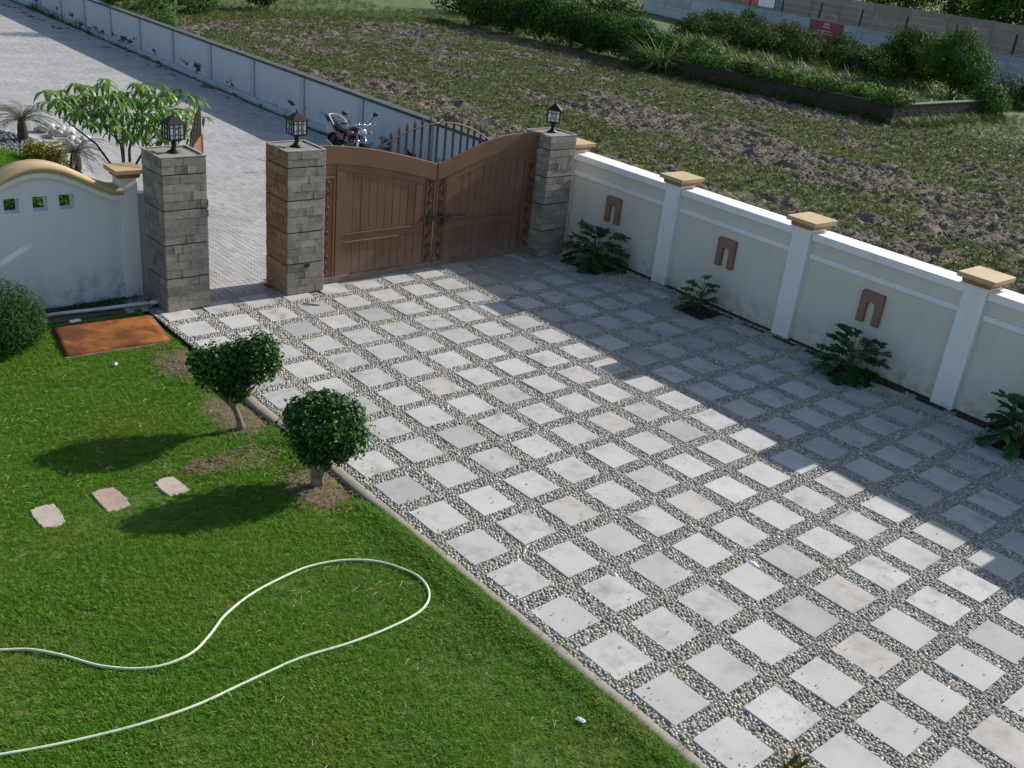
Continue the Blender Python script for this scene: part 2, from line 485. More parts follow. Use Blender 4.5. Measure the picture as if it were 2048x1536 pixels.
def block_mat():
    n = NT('grey_paving_block')
    col = n.ramp(n.rand(), [(0, (.33, .325, .32)), (.35, (.38, .372, .365)), (.7, (.42, .41, .40)), (1, (.36, .345, .33))])
    col = n.mix(1.0, col, n.ramp(n.noise(.7, 4), [(.3, .84), (.7, 1.1)]), 'MULTIPLY')
    col = n.mix(n.ramp(n.noise(22, 4, .7), [(.55, 0.), (.8, .35)]), col, (.22, .205, .19))
    n.bump(n.noise(110, 3), .25, .003)
    return n.done(col, .85, 0, .2)
M['block'] = block_mat()
M['joint'] = simple('paving_joint_sand', (.085, .08, .077), (.13, .123, .117), 20, .95, .2, 60)

def field_mat():
    n = NT('ploughed_field_soil')
    g = n.attrib('green')
    soil = n.mix(n.ramp(n.noise(3.0, 5, .65), [(.3, 0.), (.7, 1.)]), (.125, .102, .08), (.22, .185, .148))
    soil = n.mix(n.ramp(n.noise(.12, 3), [(.4, 0.), (.65, .5)]), soil, (.16, .13, .10))
    weed = n.mix(n.ramp(n.noise(5, 4), [(.3, 0.), (.7, 1.)]), (.065, .09, .03), (.12, .145, .05))
    edge = n.math('ADD', g, n.math('MULTIPLY', n.math('SUBTRACT', n.noise(7, 4, .6), .5), .9))
    col = n.mix(n.ramp(edge, [(.42, 0.), (.62, .85)]), soil, weed)
    n.bump(n.noise(14, 6, .7), .9, .06)
    return n.done(col, .95, 0, .1)
M['field'] = field_mat()
M['clod'] = simple('soil_clod', (.12, .098, .077), (.22, .185, .148), 9, .95, .6, 30, rv=.35, dist=.01)
M['groundgrass'] = simple('rough_grass_ground', (.05, .085, .02), (.11, .145, .045), 1.2, .95, .8, 8, dist=.05)
M['brickwall'] = None
M['low_brick'] = stone_mat('mossy_old_brick', [(.05, .036, .026), (.075, .05, .038), (.065, .06, .04), (.045, .04, .03)])
M['low_cope'] = simple('mossy_wall_top', (.075, .072, .05), (.15, .14, .10), 3, .9, .5, 20)
M['precast'] = simple('pale_precast_concrete', (.36, .39, .42), (.46, .49, .52), 1.2, .85, .3, 20, rv=.12)
M['precast_brown'] = simple('brown_precast_concrete', (.23, .195, .185), (.30, .26, .245), .9, .9, .3, 20, rv=.10)
M['rod'] = simple('rusty_dark_rod', (.03, .027, .025), (.06, .05, .045), 10, .7, .1, 30)
M['redsign'] = simple('faded_red_poster', (.33, .055, .075), (.40, .085, .11), 3, .6, .1, 20)
M['signwhite'] = simple('poster_white_print', (.6, .55, .58), (.7, .66, .68), 5, .6, 0, 10)
M['bannerblue'] = simple('pale_blue_banner', (.42, .48, .56), (.62, .66, .72), 6, .6, .1, 20)
M['black'] = simple('black_rubber', (.012, .012, .013), (.022, .022, .023), 15, .6, .1, 60)
M['seat'] = simple('black_vinyl_seat', (.02, .021, .024), (.035, .036, .04), 12, .42, .1, 60, spec=.5)
M['redpaint'] = simple('dark_red_paint', (.045, .006, .009), (.06, .008, .011), 6, .25, 0, 10, spec=.6)
M['chrome'] = simple('chrome', (.7, .7, .72), (.6, .6, .62), 10, .12, 0, 10, 1.0)
M['alu'] = simple('cast_aluminium', (.35, .35, .36), (.45, .45, .46), 12, .4, .1, 40, .8)
M['leaflitter'] = simple('dry_leaf_litter', (.10, .065, .035), (.26, .19, .115), 20, .9, 0, 10)
M['lens'] = simple('clear_headlamp_glass', (.55, .56, .58), (.75, .76, .78), 25, .08, .1, 50, .3, .8)
M['orange'] = simple('orange_lens', (.5, .17, .02), (.6, .22, .03), 10, .3, 0, 10)
M['numplate'] = simple('pale_plate', (.5, .5, .45), (.6, .6, .55), 10, .5, 0, 10)

# ================================================================== THE SETTING
WALL_K = 0.035                            # the side wall leans this much off the paving grid
def wall_x(yu, off=0.0):                  # front line of the side wall's pilasters, in pitches
    return 7.63 + off + WALL_K * (yu + 1.5)

# ---- ground to the horizon
g_ = MB(); g_.box(-500, 500, -400, 700, -.5, -.16)
struct(g_.build('ground', M['groundgrass']))

# ---- ploughed field: cloddy height field
fx0, fx1, fy0, fy1, fs = 6.05, 34.2, -14.0, 51.5, .11
nx = int((fx1 - fx0) / fs); ny = int((fy1 - fy0) / fs)
gx, gy = np.meshgrid(np.linspace(fx0, fx1, nx), np.linspace(fy0, fy1, ny), indexing='ij')
wx = gx + .5 * (NZ.fbm(gx * .5, gy * .5) - .5)
band = NZ.fbm(wx * .32, gy * .07 + 9, 3)
clod = NZ.fbm(gx * 3.6, gy * 2.6, 3, .7)
clod2 = np.abs(NZ.fbm(gx * 1.3 + 40, gy * .9 + 11, 3, .55) - .5) * 2
bare = np.clip((.50 - band) * 3.4 + (NZ.fbm(gx * .3 + 3, gy * .25, 3) - .5) * 3.0 + (NZ.fbm(gx * 1.1 + 8, gy * .8, 3) - .5) * 3.8 + .30, 0, 1)
hz = -.06 + (clod - .5) * (.24 + .20 * bare) - clod2 * .07 * (.5 + bare) + .03 * np.sin(wx * 5.2) * bare
green = np.clip(1 - bare + (clod - .5) * .6, 0, 1)
green = np.maximum(green, np.clip((gy - 47.5) / 2.5, 0, 1))
green = np.maximum(green, np.clip(((gx - 33) / 3 + (17 - gy) / 6), 0, 1) * (gx > 30))
V = np.stack([gx, gy, hz], -1).reshape(-1, 3)
ii = np.arange(nx * ny).reshape(nx, ny)
F = np.stack([ii[:-1, :-1], ii[1:, :-1], ii[1:, 1:], ii[:-1, 1:]], -1).reshape(-1, 4)
keep = in_view(V, 260)
F = F[keep[F].any(1)]
used = np.unique(F); rm = np.zeros(len(V), int); rm[used] = np.arange(len(used))
me = mesh_np('ploughed_field', V[used], rm[F], True, [M['field']])
attr(me, 'green', green.reshape(-1)[used])
field = struct(link('ploughed_field', me))

# ---- raised ground behind the low brick wall
tx = np.linspace(47.35 * U, 66 * U, 26); ty = np.linspace(22.9 * U, 76 * U, 60)
tx, ty = np.meshgrid(tx, ty, indexing='ij')
tz = -.2 + np.clip((46.5 - ty / U) / 4, 0, 1) * (.2 + np.interp(tx / U, [47, 49, 53, 62, 66], [.72, .70, .45, -.05, -.2])) + .12 * (NZ.fbm(tx * .6, ty * .6) - .5)
V = np.stack([tx, ty, tz], -1).reshape(-1, 3); ii = np.arange(26 * 60).reshape(26, 60)
F = np.stack([ii[:-1, :-1], ii[1:, :-1], ii[1:, 1:], ii[:-1, 1:]], -1).reshape(-1, 4)
struct(link('raised_bank', mesh_np('raised_bank', V, F, True, [M['groundgrass']])))

# ---- driveway: mortar bed, slabs, pebbles
PY = 0.99542
SX, SY = 0.69962, 0.72927
KX = -5.14                                # inner line of the kerb
poly = [(KX, -9.5), (wall_x(-9.5, .12), -9.5), (wall_x(11.4, .12), 11.4), (KX, 11.4)]
b = MB()
gxs = np.linspace(KX * U, 8.2 * U, 64); gys = np.linspace(-9.5 * U, 11.3 * U, 100)
GX, GY = np.meshgrid(gxs, gys, indexing='ij')
def bed_h(x, y):
    """mortar stands higher (pebbles half buried) towards the gate and the side wall"""
    d = np.clip((x / U - 3.2) / 3.5, 0, 1) * .6 + np.clip((y / U - 6.5) / 3.5, 0, 1) * np.clip((x / U - 1.6) / 1.5, 0, 1) * .8
    d = np.clip(d, 0, 1) * .95 + .30 * (NZ.fbm(x * 1.1 + 5, y * 1.1, 3) - .5)
    dust = np.clip((x / U - 2.9) / 1.2, 0, 1) * np.clip((6.9 - x / U) / .8, 0, 1) * np.clip((y / U - 8.6) / 1.0, 0, 1)
    return -.022 + .010 * np.clip(d, 0, 1.15) + dust * (.014 + .030 * (NZ.fbm(x * 1.7 + 9, y * 1.7, 4) - .42))
V = np.stack([GX, GY, bed_h(GX, GY)], -1).reshape(-1, 3)
ii = np.arange(64 * 100).reshape(64, 100)
F = np.stack([ii[:-1, :-1], ii[1:, :-1], ii[1:, 1:], ii[:-1, 1:]], -1).reshape(-1, 4)
driveway = struct(link('driveway', mesh_np('driveway', V, F, True, [M['mortar']])))

PITS = [(7.22, 9.0, 1.05, 1.0), (7.2, 5.1, .95, 1.0), (7.15, .52, 1.0, .95), (7.2, -3.65, 1.0, 1.0)]   # cx, cy, sx, sy in pitches
slab_me = MB().box(-.5 * SX * U, .5 * SX * U, -.5 * SY * U, .5 * SY * U, -.06, 0).mesh('paving_slab', M['slab'], .006)
slabs = []
for i in range(-5, 8):
    for j in range(-11, 10):
        x0, x1 = i, i + SX
        y1 = -j * PY; y0 = y1 - SY
        if i == 7: x1 = min(7.42, wall_x(y0, -.12))
        if y1 > 11.3: y1 = 11.3
        cx, cy = (x0 + x1) / 2, (y0 + y1) / 2
        if any(abs(cx - p[0]) < p[2] * .5 + .12 and abs(cy - p[1]) < p[3] * .5 + .2 for p in PITS): continue
        if not in_view(np.array([[cx * U, cy * U, 0]]), 330)[0]: continue
        if x1 - x0 < .15: continue
        o = link('paving_slab', slab_me, driveway,
                 (cx * U + random.uniform(-.006, .006), cy * U + random.uniform(-.006, .006), random.uniform(-.005, .006) - (.006 if cx > 5.5 else 0)),
                 (random.uniform(-.010, .010), random.uniform(-.010, .010), random.uniform(-.016, .016)),
                 ((x1 - x0) / SX, (y1 - y0) / SY, 1))
        slabs.append((x0 * U, x1 * U, y0 * U, y1 * U))
# pebbles
peb = []
for k in range(7):
    bm = bmesh.new(); bmesh.ops.create_icosphere(bm, subdivisions=2, radius=1)
    s = (random.uniform(.95, 1.2), random.uniform(.72, .95), random.uniform(.55, .8)); ph = [random.uniform(0, 6) for _ in range(3)]
    for v in bm.verts:
        c = v.co
        q = 1 + .12 * math.sin(2.3 * c.x + ph[0]) + .10 * math.sin(2.9 * c.y + ph[1] + c.x) + .06 * math.sin(4 * c.z + ph[2])
        v.co = Vector((c.x * s[0] * q, c.y * s[1] * q, c.z * s[2] * q))
    for f in bm.faces: f.smooth = True
    me = bpy.data.meshes.new('pebble'); bm.to_mesh(me); bm.free(); me.materials.append(M['pebble']); peb.append(me)
sp = .040
px_ = np.arange(KX * U + .012, 8.25 * U, sp); py_ = np.arange(-9 * U, 10.75 * U, sp * .88)
PX, PYY = np.meshgrid(px_, py_, indexing='ij')
PX = PX + (np.arange(len(py_)) % 2)[None, :] * sp * .5
PX = (PX + rng.uniform(-.25, .25, PX.shape) * sp).ravel(); PYY = (PYY + rng.uniform(-.25, .25, PYY.shape) * sp).ravel()
ok = in_view(np.stack([PX, PYY, 0 * PX], 1), 200)
ui = PX / U - np.floor(PX / U); vj = -PYY / U / PY - np.floor(-PYY / U / PY)
ins = (ui > -.0 + .012) & (ui < SX - .012) & (vj > .012) & (vj < SY / PY - .012)
ok &= ~ins
ok &= PX / U < wall_x(PYY / U, .0) - .02
for p in PITS: ok &= ~((np.abs(PX / U - p[0]) < p[2] / 2) & (np.abs(PYY / U - p[1]) < p[3] / 2))
for (x0, x1) in ((-4.84, -3.80), (-1.92, -.87), (6.2, 7.26)):
    ok &= ~((PX / U > x0) & (PX / U < x1) & (PYY / U > 10.42))
miss = rng.random(len(PX)) < np.clip((bed_h(PX, PYY) + .021) / .014 - .35, 0, .75)
ok &= ~miss & (rng.random(len(PX)) > .02)
PX = PX[ok]; PYY = PYY[ok]; n = len(PX)
size = sp * .5 * rng.uniform(.84, 1.2, n)
pz = np.maximum(bed_h(PX, PYY), -.036) + rng.uniform(.000, .007, n) + .002
pz = np.minimum(pz, -.011)
rot = np.stack([rng.normal(0, .3, n), rng.normal(0, .3, n), rng.uniform(0, 6.28, n)], 1)
stuff(scatter('pebbles', np.stack([PX, PYY, pz], 1), rot, size, peb, rng.integers(0, 7, n), driveway))

# ---- kerb between driveway and lawn
yy = np.linspace(-9 * U, 6.1 * U, 90)
V = []; F = []
for k, y in enumerate(yy):
    w0 = KX * U - .132 + .014 * (NZ.fbm(np.array([y * 2.1]), np.array([3.]))[0] - .5) * 2; w1 = KX * U - .002
    h = -.010 + .012 * (NZ.fbm(np.array([y * 3.]), np.array([8.]))[0] - .5)
    V += [(w0 - .012, y, -.15), (w0, y, h - .012), (w0 + .014, y, h), (w1 - .008, y, h + .000), (w1, y, h - .004), (w1, y, -.15)]
for k in range(len(yy) - 1):
    for e in range(5):
        a = k * 6 + e; F.append((a, a + 1, a + 7, a + 6))
F.append((0, 1, 2, 5)); 
struct(link('kerb', (lambda m: m)(mesh_np('kerb', V, [f for f in F], False, [M['kerb']]))))

# ---- lawn
LZ = -.055
lx = np.linspace(-17 * U, KX * U - .11, 70); ly = np.linspace(-9 * U, 12.2 * U, 120)
LX, LY = np.meshgrid(lx, ly, indexing='ij')
def lawn_h(x, y):
    h = LZ + .05 * (NZ.fbm(x * .8 + 2, y * .8 + 1, 3) - .5)
    kb = .035 * np.clip((x / U + 5.9) / .4, 0, 1) * (1 - np.exp(-((y / U - 2.4) / .8) ** 2)) * np.clip((4.9 - y / U) / .5, 0, 1)
    return h + kb + np.maximum(.05 * np.clip((y / U - 6.2) / 1.2, 0, 1) * np.clip((x / U + 6.5), 0, 1), .035 * np.clip((y / U - 7.8) / 1.0, 0, 1) * np.clip((x / U + 9) / 1.0, 0, 1))
V = np.stack([LX, LY, lawn_h(LX, LY)], -1).reshape(-1, 3)
ii = np.arange(70 * 120).reshape(70, 120)
F = np.stack([ii[:-1, :-1], ii[1:, :-1], ii[1:, 1:], ii[:-1, 1:]], -1).reshape(-1, 4)
lawn = struct(link('lawn', mesh_np('lawn', V, F, True, [M['lawnbase']])))

def patch_mesh(cx, cy, rx, ry, z, mat, name, parent=None, seed=0, n=40):
    """irregular low mound of bare soil"""
    V = [(cx, cy, z(cx, cy) + .018)]; F = []
    for ring, f in enumerate((.35, .7, 1.0)):
        for k in range(n):
            t = 2 * PI * k / n
            q = f * (1 + .35 * (NZ.fbm(np.array([2.2 * math.cos(t) + seed * 7.]), np.array([2.2 * math.sin(t) + 3.]))[0] - .5) * 2)
            x, y = cx + rx * q * math.cos(t), cy + ry * q * math.sin(t)
            V.append((x, y, z(x, y) + (.016, .012, -.006)[ring] + .01 * (random.random() - .5) * (ring < 2)))
    for k in range(n):
        F.append((0, 1 + k, 1 + (k + 1) % n, 1 + (k + 1) % n))
    me = bpy.data.meshes.new(name)
    F2 = [(0, 1 + k, 1 + (k + 1) % n) for k in range(n)]
    for r in range(2):
        for k in range(n):
            a = 1 + r * n + k; c = 1 + r * n + (k + 1) % n
            F2.append((a, a + n, c + n, c))
    me.from_pydata(V, [], F2)
    for p in me.polygons: p.use_smooth = True
    me.materials.append(mat)
    return link(name, me, parent)
lh = lambda x, y: float(lawn_h(np.array([x]), np.array([y]))[0])
BEDS = [(-5.74, 5.5, .50, 1.0), (-5.78, 2.45, .52, .72), (-5.72, 8.0, .5, .8), (-7.0, 4.0, .35, .25), (-6.35, 3.9, .5, .35)]
for k, (cx, cy, rx, ry) in enumerate(BEDS[:3]):
    struct(patch_mesh(cx * U, cy * U, rx * U, ry * U, lh, M['drysoil'], 'soil_bed', None, k))

# grass tufts
tufts = []
for k in range(8):
    V = []; F = []
    for q in range(13):
        a = random.uniform(0, 6.28); r = .032 * math.sqrt(random.random()); h = random.uniform(.010, .026); w = random.uniform(.0016, .0032)
        lean = random.uniform(.6, 1.9) * h; la = a + random.uniform(-1, 1)
        bx, by = r * math.cos(a), r * math.sin(a); pa = la + PI / 2
        c, s = math.cos(pa) * w, math.sin(pa) * w
        m1 = (bx + lean * .35 * math.cos(la), by + lean * .35 * math.sin(la), h * .6)
        tip = (bx + lean * math.cos(la), by + lean * math.sin(la), h)
        b0 = len(V)
        V += [(bx - c, by - s, -.01), (bx + c, by + s, -.01), (m1[0] + c * .8, m1[1] + s * .8, m1[2]), (m1[0] - c * .8, m1[1] - s * .8, m1[2]), tip]
        F += [(b0, b0 + 1, b0 + 2, b0 + 3), (b0 + 3, b0 + 2, b0 + 4)]
    me = bpy.data.meshes.new('grass_tuft'); me.from_pydata(V, [], F); me.materials.append(M['grass']); tufts.append(me)
n = 165000
x = rng.uniform(-16 * U, KX * U - .125, n); y = rng.uniform(-8.5 * U, 12.1 * U, n)
STEPS = [(-9.64, 3.80, .40, .68), (-8.70, 3.80, .42, .74), (-7.76, 3.70, .40, .60)]
ok = in_view(np.stack([x, y, 0 * x], 1), 200)
pr = np.ones(n)
for (cx, cy, rx, ry) in BEDS:
    d = ((x / U - cx) / rx) ** 2 + ((y / U - cy) / ry) ** 2
    pr = np.where(d < 1.3, np.minimum(pr, np.clip(d - .45 + 1.6 * (NZ.fbm(x * 5 + 3, y * 5, 3) - .5), .22, 1)), pr)
pr *= np.clip(1.35 - 1.1 * np.clip((NZ.fbm(x * 1.3 + 30, y * 1.3, 4) - .56) * 6, 0, 1), .62, 1)
for (cx, cy, sx, sy) in STEPS: pr[(np.abs(x / U - cx) < sx / 2 - .02) & (np.abs(y / U - cy) < sy / 2 - .02)] = 0
cu = (y / U - 9.2) / 1.8 * .28
pr[(x / U > -7.52 + cu) & (x / U < -5.42 + cu) & (y / U > 9.22 - .05 * (x / U + 6.4)) & (y / U < 10.92)] = 0
pr[(y / U > 11.0)] *= .12
ok &= rng.random(n) < pr
x = x[ok]; y = y[ok]
# longer fringe along the kerb
m = 3200
ex = KX * U - .138 - np.abs(rng.normal(0, .06, m)); ey = rng.uniform(-8 * U, 4.3 * U, m)
k2 = in_view(np.stack([ex, ey, 0 * ex], 1), 150) & ~((ey / U > 1.7) & (ey / U < 3.2)); ex = ex[k2]; ey = ey[k2]
sc_ = np.concatenate([rng.uniform(.7, 1.3, len(x)) * (.75 + .6 * NZ.fbm(x * .9, y * .9, 3)), rng.uniform(.8, 1.5, len(ex))])
x = np.concatenate([x, ex]); y = np.concatenate([y, ey]); n = len(x)
stuff(scatter('grass', np.stack([x, y, lawn_h(x, y)], 1), np.stack([rng.normal(0, .12, n), rng.normal(0, .12, n), rng.uniform(0, 6.28, n)], 1), sc_, tufts, rng.integers(0, 8, n)))
# straw clippings lying on the lawn
b = MB()
for k in range(1000):
    x, y = random.uniform(-12 * U, -5.5 * U), random.uniform(-7 * U, 9 * U)
    if NZ.fbm(np.array([x * .9 + 7]), np.array([y * .9]))[0] < .47: continue
    if not in_view(np.array([[x, y, 0]]), 20)[0]: continue
    a = random.uniform(0, 6.28); L = random.uniform(.025, .11); w = random.uniform(.0012, .0024); c = random.uniform(-6, 6)
    z = lh(x, y) + random.uniform(.02, .038); P = []
    for t in range(5):
        P.append((x, y, z + .006 * math.sin(t))); x += math.cos(a) * L / 4; y += math.sin(a) * L / 4; a += c * L / 4
    b.tube(P, w, 4)
stuff(b.build('straw_clippings', M['straw']))

# dry leaf litter on the bare beds
V = []; F = []
for k in range(2600):
    cx, cy, rx_, ry_ = random.choice(BEDS)
    a = random.uniform(0, 6.28); q = math.sqrt(random.random()) * 1.25
    x, y = (cx + rx_ * q * math.cos(a)) * U, (cy + ry_ * q * math.sin(a)) * U
    if x > KX * U - .12: continue
    z = lh(x, y) + .022 + random.uniform(0, .012); l = random.uniform(.008, .022); w = l * .5; t = random.uniform(0, 6.28); b0 = len(V)
    c, s = math.cos(t), math.sin(t); ti = random.uniform(-.01, .012)
    V += [(x - c * l, y - s * l, z), (x - s * w, y + c * w, z + .006), (x + c * l, y + s * l, z + ti), (x + s * w, y - c * w, z + .004)]
    F.append((b0, b0 + 1, b0 + 2, b0 + 3))
stuff(link('leaf_litter', mesh_np('leaf_litter', V, F, False, [M['leaflitter']])))

# dry leaves and crumbs blown over the driveway, and small weeds in its joints
V = []; F = []
for k in range(900):
    x, y = random.uniform(KX, 7.4) * U, random.uniform(-8, 10.4) * U
    if random.random() < .35: x = random.choice([KX + abs(random.gauss(0, .25)), 7.3 - abs(random.gauss(0, .5))]) * U
    l = random.uniform(.006, .020); w = l * random.uniform(.3, .7); t = random.uniform(0, 6.28); b0 = len(V); c, s = math.cos(t), math.sin(t); z = .007
    V += [(x - c * l, y - s * l, z), (x - s * w, y + c * w, z + .004), (x + c * l, y + s * l, z + .003), (x + s * w, y - c * w, z + .003)]
    F.append((b0, b0 + 1, b0 + 2, b0 + 3))
stuff(link('driveway_litter', mesh_np('driveway_litter', V, F, False, [M['leaflitter']])))
n = 700
x = np.where(rng.random(n) < .5, rng.uniform(KX, 7.4, n), np.where(rng.random(n) < .5, KX + np.abs(rng.normal(0, .12, n)), 7.45 - np.abs(rng.normal(0, .22, n)))); y = rng.uniform(-8, 10.3, n)
ui = x - np.floor(x); vj = -y / PY - np.floor(-y / PY)
k = ~((ui < SX) & (vj < SY / PY)); n = k.sum()
stuff(scatter('joint_weeds', np.stack([x * U, y * U, 0 * x - .012], 1)[k], np.stack([rng.normal(0, .2, n), rng.normal(0, .2, n), rng.uniform(0, 6.28, n)], 1), rng.uniform(.5, 1.2, n), tufts, rng.integers(0, 8, n)))

# ---- street: sand bed and interlocking blocks
s_ = MB()
ye = 78 * U
s_.add([(-14 * U, 11.2 * U, -.012), (wall_x(11.2, .3) * U, 11.2 * U, -.012), (wall_x(78, .3) * U, ye, -.012), (-14 * U, ye, -.012)], [(0, 1, 2, 3)])
s_.add([(-14 * U, 78 * U, -.012), (wall_x(78, .3) * U, 78 * U, -.012), (wall_x(140, .3) * U, 140 * U, -.012), (-14 * U, 140 * U, -.012)], [(0, 1, 2, 3)])
street = struct(s_.build('street', M['joint']))
BL, BW = .225, .1125
zg = .012
def blk():
    hl, hw = BL / 2 - .0025, BW / 2 - .0032
    H = BL / 2; pf = [(-hl, -zg), (-.74 * H, -zg), (-.52 * H, zg), (-.26 * H, zg), (-.04 * H, -zg), (.26 * H, -zg), (.48 * H, zg), (.74 * H, zg), (.96 * H, -zg), (hl, -zg)]
    L = [(hw + d, y) for y, d in pf] + [(-hw + d, y) for y, d in reversed(pf)]
    n = len(L)
    V = [(x, y, -.03) for x, y in L] + [(x, y, -.003) for x, y in L] + [(x - math.copysign(.003, x), y * .98, 0) for x, y in L]
    F = [tuple(range(2 * n, 3 * n))]
    for r in (0, n):
        F += [(r + i, r + (i + 1) % n, r + (i + 1) % n + n, r + i + n) for i in range(n)]
    return V, F
bmesh_block = bpy.data.meshes.new('paving_block'); bmesh_block.from_pydata(*blk()[:1], [], blk()[1]); bmesh_block.materials.append(M['block'])
bxs = np.arange(-14 * U + .1, 12 * U, BW); bys = np.arange(11.25 * U, 76 * U, BL)
BX, BY = np.meshgrid(bxs, bys, indexing='ij')
BY = BY + (np.arange(len(bxs)) % 2)[:, None] * BL * .5
BX = BX.ravel(); BY = BY.ravel()
def island(x, y):                          # planted bed in the street, edge in pitches
    ex = np.interp(y / U, [11.5, 13.5, 20, 24, 27, 29, 31.5], [-5.5, -4.2, -2.6, -2.0, -1.9, -2.05, -3.4])
    return (x / U < ex) & (y / U < 31.6)
ok = in_view(np.stack([BX, BY, 0 * BX], 1), 120) & (BX / U < wall_x(BY / U, .22)) & ~island(BX, BY)
for (x0, x1) in ((-4.9, -3.75), (-1.97, -.83)): ok &= ~((BX / U > x0) & (BX / U < x1) & (BY / U < 11.75))
BX = BX[ok]; BY = BY[ok]; n = len(BX)
BZ = rng.normal(0, .0012, n) + .0
rx = rng.normal(0, .010, n); ry = rng.normal(0, .012, n)
q = project(np.stack([BX, BY, 0 * BX], 1))
vis = (q[:, 0] > 415) & (q[:, 0] < 536) & (q[:, 1] > 290) & (q[:, 1] < 600) & (BY / U > 11.2)
order = np.argsort(np.where(vis, q[:, 2], 1e6))[:300]
isb = np.zeros(n, bool); isb[order] = True
for k in order:
    link('paving_block', bmesh_block, street, (BX[k], BY[k], BZ[k]), (rx[k], ry[k], 0))
r_ = ~isb
stuff(scatter('paving_blocks', np.stack([BX, BY, BZ], 1)[r_], np.stack([rx, ry, 0 * rx], 1)[r_], np.ones(r_.sum()), [bmesh_block], np.zeros(r_.sum(), int), street))
# threshold strip of cement under the two gates
t_ = MB(); t_.box(-3.83 * U, -1.9 * U, 10.62 * U, 11.28 * U, -.05, -.006); t_.box(-.9 * U, 6.25 * U, 10.7 * U, 11.3 * U, -.05, -.002)
struct(t_.build('threshold', M['mortar'], None, .004))

# planting pits by the side wall
for k, (cx, cy, sx, sy) in enumerate(PITS):
    V = []; F = []; N_ = 12
    for a in range(N_):
        for c in range(N_):
            x = (cx + sx * (a / (N_ - 1) - .5)) * U; y = (cy + sy * (c / (N_ - 1) - .5)) * U
            V.append((x, y, -.004 + .04 * (NZ.fbm(np.array([x * 6]), np.array([y * 6]))[0] - .5)))
    for a in range(N_ - 1):
        for c in range(N_ - 1):
            i = a * N_ + c; F.append((i, i + N_, i + N_ + 1, i + 1))
    struct(link('planting_pit', mesh_np('planting_pit', V, F, True, [M['soil']])))
# soil strip at the foot of the side wall
V = []; F = []
for k, y in enumerate(np.linspace(-9, 11, 120)):
    a = wall_x(y, -.26) + .05 * (NZ.fbm(np.array([y * 2]), np.array([1.]))[0] - .5)
    V += [(a * U, y * U, -.02), ((a + .12) * U, y * U, -.008), (wall_x(y, .2) * U, y * U, -.002)]
for k in range(119):
    for e in range(2): F.append((3 * k + e, 3 * k + e + 1, 3 * k + e + 4, 3 * k + e + 3))
struct(link('wall_foot_soil', mesh_np('wall_foot_soil', V, F, True, [M['soil']])))

# planted bed in the street behind the left wall
b = MB()
ys = np.linspace(12.6, 31.5, 24)
ex = [np.interp(y, [11.5, 13.5, 20, 24, 27, 29, 31.5], [-5.5, -4.2, -2.6, -2.0, -1.9, -2.05, -3.4]) for y in ys]
V = []; F = []
for y, e in zip(ys, ex):
    V += [(-15 * U, y * U, .02), ((e - .25) * U, y * U, .02)]
for k in range(len(ys) - 1): F.append((2 * k, 2 * k + 1, 2 * k + 3, 2 * k + 2))
struct(link('planted_bed', mesh_np('planted_bed', V, F, False, [M['soil']])))
b = MB()
for k in range(len(ys) - 1):
    y0, y1, e0, e1 = ys[k], ys[k + 1], ex[k], ex[k + 1]
    b.add([((e0 - .25) * U, y0 * U, 0), (e0 * U, y0 * U, 0), (e1 * U, y1 * U, 0), ((e1 - .25) * U, y1 * U, 0),
           ((e0 - .25) * U, y0 * U, .07), (e0 * U, y0 * U, .07), (e1 * U, y1 * U, .07), ((e1 - .25) * U, y1 * U, .07)],
          [(4, 5, 6, 7), (1, 2, 6, 5), (3, 0, 4, 7), (0, 1, 5, 4), (2, 3, 7, 6)])
struct(b.build('bed_edging', M['precast']))

# ================================================================== SIDE WALL (right)
WROT = -math.atan(WALL_K)
side = thing('boundary_wall', 'cream boundary wall with white pilasters, tan caps and brown arch plaques beside the driveway', 'wall',
             (wall_x(0) * U, 0, 0), WROT)
# local frame: x into the wall, y along it; x = 0 is the pilaster front
WF = .11; WB = .36
y0w, y1w = -7.6 * U, 11.75 * U
PIL = [11.62, 7.22, 2.93, -1.55, -6.0]
MB().box(WF, WB, y0w, y1w, -.1, 1.82).build('wall_panel', M['wall_cream'], side)
edges = [11.75] + [None]
for a, c in zip(PIL[:-1], PIL[1:]):
    ya, yc = (c + .27) * U, (a - .27) * U
    MB().box(.035, .48, ya, yc, 1.80, 1.925).build('coping', M['wall_white'], side, .006)
    MB().box(.075, WF + .02, ya, yc, 1.475, 1.565).build('rail', M['wall_white'], side, .006)
for p in PIL:
    pil = MB().box(0, .42, (p - .26) * U, (p + .26) * U, -.1, 1.975).build('pilaster', M['wall_white'], side, .006)
    MB().frust(-.045, .465, (p - .31) * U, (p + .31) * U, 1.972, 2.055, -.012).build('cap_base', M['brownred'], pil, .004)
    MB().box(-.115, .535, (p - .42) * U, (p + .42) * U, 2.052, 2.125).build('cap', M['tan'], pil, .008)
for yc in (9.45, 5.13, .73, -3.7):
    w, h0, h1, t = .205, .77, 1.31, .085
    pts = [(-w, h0), (-t + .005, h0), (-t + .007, 1.05)]
    for k in range(9):
        a = PI - PI * k / 8; pts.append((.078 * math.copysign(abs(math.cos(a)) ** .7, math.cos(a)), 1.075 + .07 * math.sin(a) ** .6))
    pts += [(t - .007, 1.05), (t - .005, h0), (w, h0), (w, h1 - .02), (w - .02, h1), (-w + .02, h1), (-w, h1 - .02)]
    m_ = MB().prism_xz(pts, -.075, .02)
    m_.v = [(WF + y, yc * U - x, z) for x, y, z in m_.v]
    m_.build('arch_plaque', M['ornament'], side, .006)

